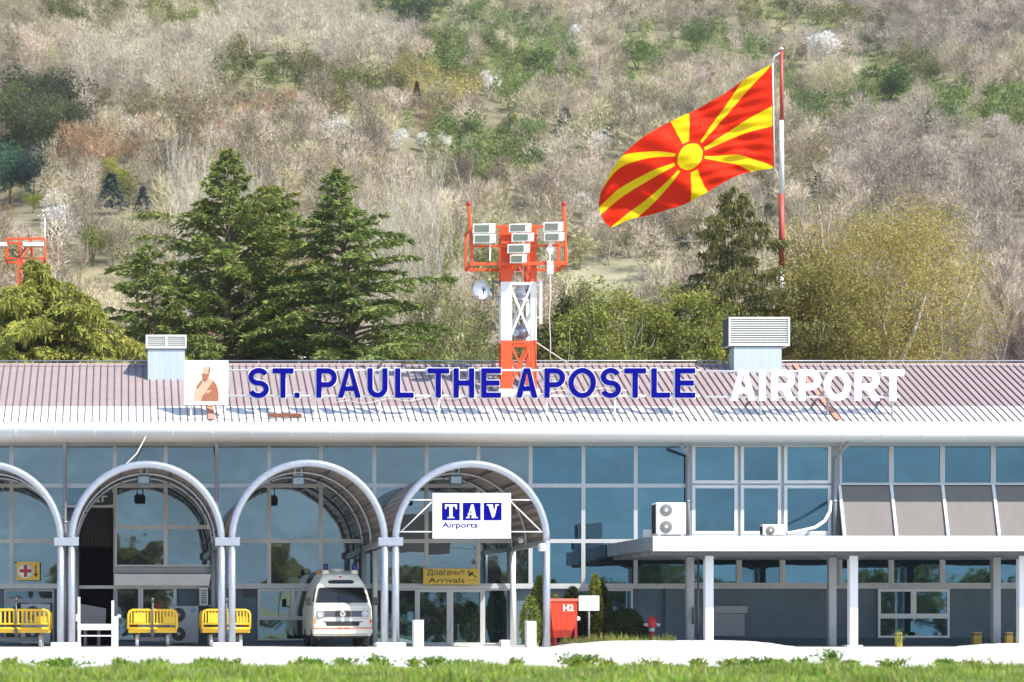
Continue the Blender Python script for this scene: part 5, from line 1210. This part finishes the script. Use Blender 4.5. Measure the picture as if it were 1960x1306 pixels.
# --- single trees on the hill that stand out --------------------------------------------------
def spot(px, py, fam, i, hpx, wd, col, name, label, cat, group=None):
    r_ = hill_at(px, py)
    if r_ is None: return
    if fam == 'leaf': fam = 'dense'
    x,y = r_; h = 1.3*hpx*sc(y); hill_tree(fam,i,x,y,float(hz(x,y)),h,wd,col,name,label,cat,group)
for a in SPOTS:
    spot(*a)

# --- larger trees near the building ------------------------------------------------------------
def tree_root(name, label, cat, px, y, group=None, z=None):
    x = X(px,y); z = (float(hz(x,y)) if y > 38 else -.03) if z is None else z
    return thing(name, label, cat, (x,y,z), group)
def conifer(root, H, Rd, seed, nb=150, rise=.25, droop=.45, lean=(0,0), col=(.105,.125,.03), top=.06, tuft=.26, hang=.0, prof=None, dens=1.0, azim=None, wob=.25, lo=.06):
    rg = np.random.default_rng(seed); ox,oy,oz = ORG[root]; V=[]; C=[]; tb = MB()
    def axis(h): return np.array((lean[0]*h*h, lean[1]*h*h, h*H))
    tb.tube([tuple(axis(h)) for h in np.linspace(0,.97,9)], [max(.02,.030*H*(1-h)**.8*.6) for h in np.linspace(0,.97,9)], 7)
    ga = 2.39996
    for i in range(nb):
        h = lo+(1-lo-.02)*((i+.5)/nb)**.92; az = i*ga+rg.uniform(-.4,.4)
        pf = prof(h) if prof else (1-h)**.75
        L = (Rd*pf+top*H*.25)*rg.uniform(1-wob,1+wob)
        if h > .97: L *= .5
        o = axis(h); dirh = np.array((math.cos(az),math.sin(az),0)); side = np.array((-dirh[1],dirh[0],0))
        rs = rise*rg.uniform(.6,1.5)+.35*h; dp = droop*rg.uniform(.7,1.3)
        ts = np.linspace(0,1,9)
        path = o[None]+dirh[None]*(L*ts)[:,None]+np.array((0,0,1))[None]*(L*(rs*ts-dp*ts**2.2))[:,None]
        if L > 1.0: tb.tube([tuple(p) for p in path[:7]], [max(.012,.022*L*(1-t)) for t in ts[:7]], 4, False)
        nt = int(dens*max(8,L*13))
        t = rg.uniform(.12,1,nt)**.8; idx = np.minimum((t*8).astype(int),7); f = (t*8-idx)[:,None]; p = path[idx]*(1-f)+path[idx+1]*f
        sgn = rg.choice([-1,1],nt); l2 = L*.34*(1-t*.72)*rg.uniform(.5,1.15,nt)
        tw = dirh[None]*.65+side[None]*(sgn*1.0)[:,None]; tw /= np.linalg.norm(tw,axis=1)[:,None]
        m = 6
        for s in range(m):
            u = (s+rg.random(nt))/m
            c = p+tw*(l2*u)[:,None]; c[:,2] += -.22*(l2*u)*u - hang*u*rg.random(nt)*.5 + rg.normal(size=nt)*.035
            dd = tw+dirh*.25; dd[:,2] -= .28+hang*1.6
            V.append(tris_at(c,tuft,.34,rg,dd,.42)); cc = jit(col,nt,rg,.30,.07); tipf = (u*t)[:,None]; C.append(cc*(1-.0*tipf)+np.array((.07,.055,.0))*tipf*.55)
        if hang:  # hanging curtains under the branch
            for s in range(4):
                c = p+rg.normal(size=(nt,3))*.10; c[:,2] -= rg.uniform(0,hang,nt); V.append(tris_at(c,tuft*1.25,.22,rg,np.tile((0,0,-1.0),(nt,1)),.25)); C.append(jit(col,nt,rg,.3,.08))
    part_mesh = tri_mesh("foliage", np.concatenate(V), np.concatenate(C)); put("foliage", part_mesh, M["needle"], root)
    me = tb.mesh("trunk"); put("trunk", me, M["bark"], root)
def Hm(py,y,z=0): return Z(py,y)-z
rg_=random.Random(8)
t = tree_root("cedar_tree","largest cedar, with several ragged tops, left of centre behind the roof","tree",436,20); conifer(t,Hm(268,20),4.1,1,150,.42,.42,(0,0),prof=lambda h:float(np.interp((1-h)/.45,[0,.26,.42,.7,1.2],[.02,.20,.58,.86,1.])),top=.015,dens=1.25,wob=.45,lo=.44,col=(.20,.245,.068))
t = tree_root("cedar_tree","pointed cedar with level branches beside the largest cedar","tree",700,18); conifer(t,Hm(306,18),4.3,2,135,.12,.30,(-1.4,0),col=(.18,.235,.068),prof=lambda h:float(np.interp((1-h)/.47,[0,.2,.36,.6,1.1],[.02,.18,.46,.76,1.])),top=.015,wob=.32,lo=.42,dens=1.25)
t = tree_root("cedar_tree","narrow side cedar leaning out at the left of the largest cedar","tree",326,17); conifer(t,Hm(455,17),2.3,3,80,.30,.38,(-1.0,0),wob=.4,lo=.5,prof=lambda h:min(1,3*(1-h)),dens=1.3,col=(.19,.235,.068))
t = tree_root("cedar_tree","second top of dense olive cedar close behind the largest one","tree",512,23); conifer(t,Hm(345,23),2.5,13,105,.45,.38,(0.2,0),col=(.24,.26,.062),wob=.4,lo=.45,prof=lambda h:min(1,2.6*(1-h))**.8,dens=1.3)
t = tree_root("cedar_tree","weeping yellow-green cedar at the left edge behind the roof","tree",58,11); conifer(t,Hm(482,11),4.9,4,110,.14,.50,(.2,0),col=(.28,.29,.06),tuft=.24,hang=.26,prof=lambda h:float(np.interp((1-h)/.30,[0,.25,.45,.8,1.2],[.03,.14,.48,.85,1.])),top=.015,wob=.42,lo=.58,dens=1.15)
t = tree_root("spruce_tree","sparse hanging-needled spruce standing before the flagpole","tree",1418,13); conifer(t,Hm(345,13),3.7,5,92,.05,.22,(-.45,0),col=(.155,.155,.052),tuft=.18,hang=.42,prof=lambda h:min(1,.10+2.3*(1-h))*(.70+.42*math.sin(h*52)),dens=1.6,wob=.38,lo=.46)

def broadleaf(root, H, Rx, seed, nleaf, leaf, col, bark="bark", nl=7, base=.15, hangd=0.0, up=.9, twigs=0, twcol=(.3,.25,.2), trunk=.028, cj=.28, shape=None, tipl=.9, fill=None):
    """trunk, limbs and twigs by repeated forking; leaves sit around the outer twigs"""
    rg = np.random.default_rng(seed); tb = MB(); tips=[]; segs=[]
    def grow(p, d, L, r, lv):
        n=3; pts=[p]; q=p.copy(); dd=d.copy()
        for k in range(n):
            dd = dd+rg.normal(size=3)*.16; dd[2]+=.06*up; dd/=np.linalg.norm(dd); q=q+dd*L/n; pts.append(q.copy())
        tb.tube([tuple(a) for a in pts],[max(.006,r*(1-.5*k/n)) for k in range(n+1)],5 if lv<2 else 3,False)
        segs.append((pts[0],pts[-1]))
        if lv>=3: tips.append((pts[1],pts[-1])); return
        m = rg.integers(3,5) if lv else nl
        for k in range(m):
            f=rg.uniform(.3,1) if lv else rg.uniform(base,1); i=min(int(f*n),n-1); b0=pts[i]+(pts[i+1]-pts[i])*(f*n-i)
            a=rg.uniform(0,2*PI); out=np.array((math.cos(a),math.sin(a),0)); nd=dd*.55+out*(.75 if lv else .8)+np.array((0,0,.35*up)); nd/=np.linalg.norm(nd)
            grow(b0,nd,L*rg.uniform(.52,.78),r*.55,lv+1)
        tips.append((pts[-2],pts[-1]))
    grow(np.zeros(3),np.array((0,0,1.)),H*.55,H*trunk,0)
    # fit the crown into the asked-for height and width
    A=np.array([t_[1] for t_ in tips]); kx=Rx/np.percentile(np.abs(A[:,:2]),99.3); kz=H/(A[:,2].max()+.02*H)
    K=np.array((kx,kx,kz)); tb.v=[(a*kx,b_*kx,c*kz) for a,b_,c in tb.v]
    T0=np.array([t_[0] for t_ in tips])*K; T1=np.array([t_[1] for t_ in tips])*K
    if nleaf:
        k=rg.integers(0,len(T0),nleaf); f=rg.uniform(0,1.15,nleaf)[:,None]; c=T0[k]*(1-f)+T1[k]*f+rg.normal(size=(nleaf,3))*tipl*.28
        if hangd: c[:,2]-=np.abs(rg.normal(size=nleaf))*hangd
        clump=rg.uniform(.75,1.25,len(T0))[k][:,None]
        d=np.tile((0,0,-.6 if hangd else .1),(nleaf,1)); V=tris_at(c,leaf,.55,rg,d,1.0); Cc=jit(col,nleaf,rg,cj,.07)*clump
        put("foliage",tri_mesh("foliage",V,Cc),M["leaf"],root)
    if fill:
        nc,nl_,zc,rz = fill; d=rg.normal(size=(nc,3)); d/=np.linalg.norm(d,axis=1)[:,None]; cc=d*rg.uniform(.35,1,(nc,1))**.5*np.array((Rx,Rx,rz*H)); cc[:,2]+=zc*H
        k=rg.integers(0,nc,nl_); s_=rg.uniform(.30,.62,nc)*Rx/4.2*1.15; c=cc[k]+rg.normal(size=(nl_,3))*s_[k][:,None]*np.array((1,1,.85)); V=tris_at(c,leaf,.5,rg,np.tile((0,0,-.5),(nl_,1)),1.0); Cc=jit(col,nl_,rg,cj,.07)*rg.uniform(.8,1.2,nc)[k][:,None]
        b_fill=put("foliage",tri_mesh("foliage",V,Cc),M["leaf"],root)
    if twigs:
        k=rg.integers(0,len(T0),twigs); f=rg.uniform(0,1.05,twigs)[:,None]; c=T0[k]*(1-f)+T1[k]*f; d=(T1-T0)[k]; d/=np.linalg.norm(d,axis=1)[:,None]+1e-9
        d=d+rg.normal(size=d.shape)*.4; d[:,2]+=(.35*up if not hangd else -.9); V=tris_at(c,tipl*.75,.024,rg,d,.22); put("twigs",tri_mesh("twigs",V,jit(twcol,twigs,rg,.25,.05)),M["twig"],root)
    put("trunk",tb.mesh("trunk"),M[bark],root)
def bl(name,label,cat,px,y,py,*a,**k):
    t=tree_root(name,label,cat,px,y); z=ORG[t][2]; broadleaf(t,Z(py,y)-z,*a,**k); return t
bl("birch_tree","big olive-gold birch with white branches behind the right end of the roof","tree",1690,16,372,4.3,31,24000,.105,(.385,.315,.085),"pbark",nl=13,base=.45,hangd=.35,trunk=.036,fill=(190,40000,.73,.26),twigs=12000,twcol=(.46,.38,.22),tipl=.9)
bl("birch_tree","lower olive-green birch at the left foot of the big golden one","tree",1570,13,490,2.4,32,12000,.14,(.27,.24,.07),"pbark",nl=8,base=.5,hangd=.4,fill=(60,16000,.78,.2),twigs=900,twcol=(.30,.26,.12))
bl("bare_tree","pinkish leafless tree at the right edge behind the roof","tree",1935,24,470,3.2,33,0,.1,(.3,.25,.2),"pbark",nl=11,base=.45,trunk=.012,twigs=30000,twcol=(.52,.425,.36),tipl=1.1,hangd=.0)
bl("bare_tree","leafless grey shrubby tree between the birch and the right edge","tree",1870,27,560,2.2,34,0,.1,(.3,.25,.2),"pbark",nl=9,base=.5,trunk=.012,twigs=16000,twcol=(.50,.42,.34),tipl=.9)
k_=0
for px,y,py,rx,lab in ((1165,12,560,2.2,"bushy yellow-green tree right of the light tower"),(1240,14,575,2.2,"yellow-green tree in the middle of the row right of the tower"),(1320,12,545,2.3,"yellow-green tree beside the sparse spruce"),(1100,16,560,1.7,"small dark leafy tree just right of the light tower"),(1375,10,600,1.6,"low yellow-green tree left of the large roof vent")):
    k_+=1; bl("leafy_tree",lab,"tree",px,y,py,rx,40+k_,9000,.14,(.28,.30,.07) if px!=1100 else (.10,.115,.035),"pbark",nl=10,base=.6,fill=(60,15000,.83,.16),twigs=500,twcol=(.4,.36,.28),tipl=.8)
for px,y,py,rx,lab,c_ in ((865,26,620,1.6,"low green bush behind the ridge left of the tower",(.20,.24,.06)),(800,18,655,1.3,"yellow-green bush at the foot of the pointed cedar",(.30,.31,.05)),(905,60,560,2.4,"dusky green scrub tree left of the dish",(.22,.235,.075)),(850,64,520,2.6,"olive scrub tree under the pale poplars",(.27,.26,.10)),(945,66,575,2.4,"dark scrub tree behind the light tower",(.19,.20,.07)),(1050,60,520,2.2,"olive scrub tree behind the hanging cable",(.27,.255,.09)),(980,70,540,2.2,"dense green scrub tree seen through the lattice tower",(.20,.215,.065))):
    k_+=1; bl("leafy_tree",lab,"tree",px,y,py,rx,40+k_,8000,.17,c_,"bark",nl=7,twigs=500,twcol=(.36,.31,.24),tipl=.9)
for px,y,py,rx,lab,ng in ((745,70,290,1.9,"tall pale leafless poplar left of a group above the pointed cedar",0),(785,74,285,1.7,"tall pale poplar with yellowish young leaves above the pointed cedar",1800),(828,66,280,3.0,"widest pale leafless poplar, at the right of the group above the cedar",0),(705,78,300,2.0,"pale leafless poplar half hidden behind the pointed cedar",0),(345,82,235,1.6,"tall white-stemmed leafless poplar left of the largest cedar",0),(378,84,228,1.6,"white-stemmed leafless poplar behind the left side of the largest cedar",0),(412,86,232,1.5,"white-stemmed leafless poplar close behind the largest cedar top",0),(482,80,275,1.2,"slim pale leafless tree right of the largest cedar top",300),(1395,60,370,1.8,"yellowish budding poplar behind the spruce",900),(1445,62,350,1.8,"yellowish budding poplar left of the flagpole",1200)):
    k_+=1; bl("poplar_tree",lab,"tree",px,y,py,rx,40+k_,ng,.16,(.42,.40,.14),"pbark",nl=9,base=.1,up=1.7,twigs=3200,twcol=(.60,.54,.44),tipl=.95,trunk=.013)
    
# --- clipped conifers and weeds by the wall ------------------------------------------------------
def topiary(px,y,py,wd,seed,n,col,lab,name,rnd_=False,tipc=None):
    t=tree_root(name,lab,"shrub",px,y,"clipped evergreens by the hydrant cabinet",z=.1); rg=np.random.default_rng(seed); H=Z(py,y)-.1; wx=wd*sc(y)/2
    h=rg.uniform(0,1,n); a=rg.uniform(0,2*PI,n)
    pr=np.sqrt(np.clip(1-(h*1.02-.02)**2,0,1)) if rnd_ else np.clip(np.sin(PI*(h*.80+.20))**.7,0,1)
    r=wx*pr*(.80+.28*rg.random(n)**.6)*(1+.10*np.sin(a*5+h*9)); c=np.stack([r*np.cos(a),r*np.sin(a),h*H],1); d=np.stack([np.cos(a),np.sin(a),.7*np.ones(n)],1)
    V=tris_at(c,.10,.5,rg,d,.6); C=jit(col,n,rg,.35,.08)
    if tipc is not None: f=np.clip((h-.72)*7,0,1)[:,None]; C=C*(1-f)+np.array(tipc)*(.8+.4*rg.random((n,1)))*f
    put("foliage",tri_mesh("foliage",V,C),M["needle"],t); b=MB(); b.tube([(0,0,-.2),(0,0,H*.85)],[.06,.02],6); put("trunk",b.mesh("trunk"),M["bark"],t)
topiary(1034,-4.2,1104,34,1,5200,(.085,.11,.03),"tall dark columnar conifer behind the last canopy post","columnar_conifer",tipc=(.13,.15,.03))
topiary(1096,-3.2,1126,42,2,4200,(.035,.05,.02),"dark conifer column directly behind the red cabinet","columnar_conifer",tipc=(.05,.06,.02))
topiary(1146,-3.0,1114,50,3,6500,(.06,.085,.03),"dark conifer column rising behind the small white notice","columnar_conifer")
topiary(1139,-3.4,1100,24,6,2600,(.26,.28,.05),"slim yellow-green conifer tip above the small white notice","columnar_conifer")
topiary(1199,-3.8,1168,72,4,7500,(.055,.085,.028),"low rounded dark bush left of the fire hydrant","round_bush",True)
topiary(1016,-6.0,1142,36,5,1800,(.20,.25,.05),"loose light green bush beside the right concrete pier","light_green_bush",False)
topiary(1064,-4.3,1140,16,8,500,(.24,.22,.03),"yellowish sprig showing above the lid of the red cabinet","yellow_sprig",False)
def weed(px,py,y,wd,seed,n,lab,col=(.16,.26,.04),group="weed tufts along the grass edge"):
    x=X(px,y); z=.03; rg=np.random.default_rng(seed); H=max(.14,1.15*(Z(py,y)-z)); w2=wd*sc(y)/2
    m=n//2; p0=np.stack([rg.normal(size=m)*w2*.25,rg.normal(size=m)*.08,np.zeros(m)],1); p1=p0+np.stack([rg.normal(size=m)*w2*.55,rg.normal(size=m)*.10,H*rg.uniform(.45,1,m)],1)
    V=[strips(p0,p1,.012,.005,rg)]; k=rg.integers(0,m,n*3); f=rg.uniform(.3,1.05,n*3)[:,None]; c=p0[k]*(1-f)+p1[k]*f; V.append(tris_at(c,.07,.5,rg,(p1-p0)[k],.7)); V=np.concatenate(V)
    o=put("weed_tuft",tri_mesh("weed_tuft",V,jit(col,len(V),rg,.3,.08)),M["grassm"],None,(x,y,z)); tag(o,lab,"weed",group)
weed(718,1256,-42.2,42,1,70,"round leafy weed tuft below the ambulance's right side"); weed(835,1258,-42.4,60,2,90,"broad weed tuft below the arrivals door"); weed(1108,1255,-42.2,78,3,150,"widest low weed tuft, below the red cabinet and notice"); weed(1590,1248,-42.3,44,4,80,"tallest weed tuft below the flat canopy"); weed(1440,1262,-42.3,90,5,120,"long ragged weed tuft left of the tallest one"); weed(120,1262,-42.3,60,6,120,"weed tuft at the bottom left below the doorway"); weed(390,1266,-42.3,40,7,60,"small weed tuft below the paired canopy posts"); weed(655,1270,-42.3,40,8,60,"small weed tuft left of the round one")
weed(1532,1262,-42.3,36,9,50,"thin weed tuft between the two largest right-hand ones"); weed(1720,1208,-6.6,18,10,30,"weeds growing at the foot of the leftmost yellow bollard",group="weeds by the bollard")
for q_ in range(22):
    r9=random.Random(q_+50); weed(20+q_*88+r9.uniform(-35,35),1268+r9.uniform(-5,7),-43.0+r9.uniform(-.3,.5),r9.uniform(24,60),60+q_,int(r9.uniform(40,90)),"small leafy weed tuft among many along the front grass edge",(.15+.08*r9.random(),.25+.05*r9.random(),.04),"small weeds along the grass edge")
# grass: verge in front, thin fringe on the gravel path
def blades(n,x0,x1,y0,y1,h0,h1,zf,seed,col,edge=None):
    rg=np.random.default_rng(seed); x=rg.uniform(x0,x1,n); y=y0+(y1-y0)*rg.random(n); c=np.stack([x,y,zf(x,y)-.01],1); L=rg.uniform(h0,h1,n)*(1+.55*np.sin(x*2.1+y*.7)*np.sin(x*.77-y*1.3)+.35*np.sin(x*5.3+y*2.1))
    d=rg.normal(size=(n,3))*.32; d[:,2]=1; d/=np.linalg.norm(d,axis=1)[:,None]; s=rg.normal(size=(n,3)); s[:,2]=0; s/=np.linalg.norm(s,axis=1)[:,None]; w_=(L*.075+.004)[:,None]
    return np.stack([c-s*w_,c+s*w_,c+d*L[:,None]],1), jit(col,n,rg,.35,.12)*(1+.25*np.sin(x*1.3+.5)*np.sin(y*1.9))[:,None]
V1,C1=blades(170000,-6,20,-53,-43.2,.025,.10,gz,1,(.27,.37,.055)); V2,C2=blades(26000,-6,20,-53,-43.3,.03,.12,gz,2,(.42,.42,.17))
gr=put("grass",tri_mesh("grass",np.concatenate([V1,V2]),np.concatenate([C1,C2])),M["grassm"]); tag(gr,"bright green unmown grass along the bottom edge","grass",None,"stuff")
zfl=lambda x,y: 0*x+.14
V1,C1=blades(2200,13.6,17.0,-6.4,-3.6,.10,.30,zfl,3,(.20,.22,.06)); gr=put("grass",tri_mesh("grass",V1,C1),M["grassm"]); tag(gr,"thin grass fringe at the foot of the hydrant cabinet and evergreens","grass",None,"stuff")

# --- the country behind the camera, seen only as reflections in the glass ------------------------
rg=np.random.default_rng(99); V=[];C=[]
for k in range(46):
    x=-90+k*6.2+rg.uniform(-2,2); y=-175+rg.uniform(-25,15); h=rg.uniform(4.5,9.5); Vv,c=v_leafy(200+k%6,2600,.062,.9); W=rotz(Vv,rg.uniform(0,6))*np.array((h*1.25,h*1.25,h))+np.array((x,y,-.1)); V.append(W); C.append(c*np.array((.22,.20,.07))*rg.uniform(.7,1.2))
o=put("far_wood",tri_mesh("far_wood",np.concatenate(V),np.concatenate(C)),M["leaf"]); tag(o,"far belt of trees across the airfield, seen in the glass","woodland",None,"stuff")
def mz(x,y): return np.clip((-1500-y)/900,0,1)*(290+38*np.sin(x*.0031+1)+22*np.sin(x*.0083)+12*np.sin(x*.021+y*.01))-1.5
setting("mountains",grid_mesh("mountains",np.linspace(-2400,2400,160),np.linspace(-3300,-1490,40),mz),mat("far_mountain",(.20,.27,.30),.95,var=.3,scale=.004))
# ------------------------------------------------------------------ haze
hm = bpy.data.materials.new("haze_air"); hm.use_nodes = True; n = hm.node_tree; n.nodes.clear()
o_ = n.nodes.new("ShaderNodeOutputMaterial"); pv = n.nodes.new("ShaderNodeVolumePrincipled"); pv.inputs["Color"].default_value = (.93,.95,1,1); pv.inputs["Density"].default_value = .00014; pv.inputs["Anisotropy"].default_value = .2
n.links.new(pv.outputs[0], o_.inputs["Volume"])
b = MB(); b.box(-400, 700, -160, 700, -2.2, 330); h_ = put("haze", b.mesh("haze"), hm); h_["kind"] = "stuff"; h_["label"] = "thin pale haze over the hill"
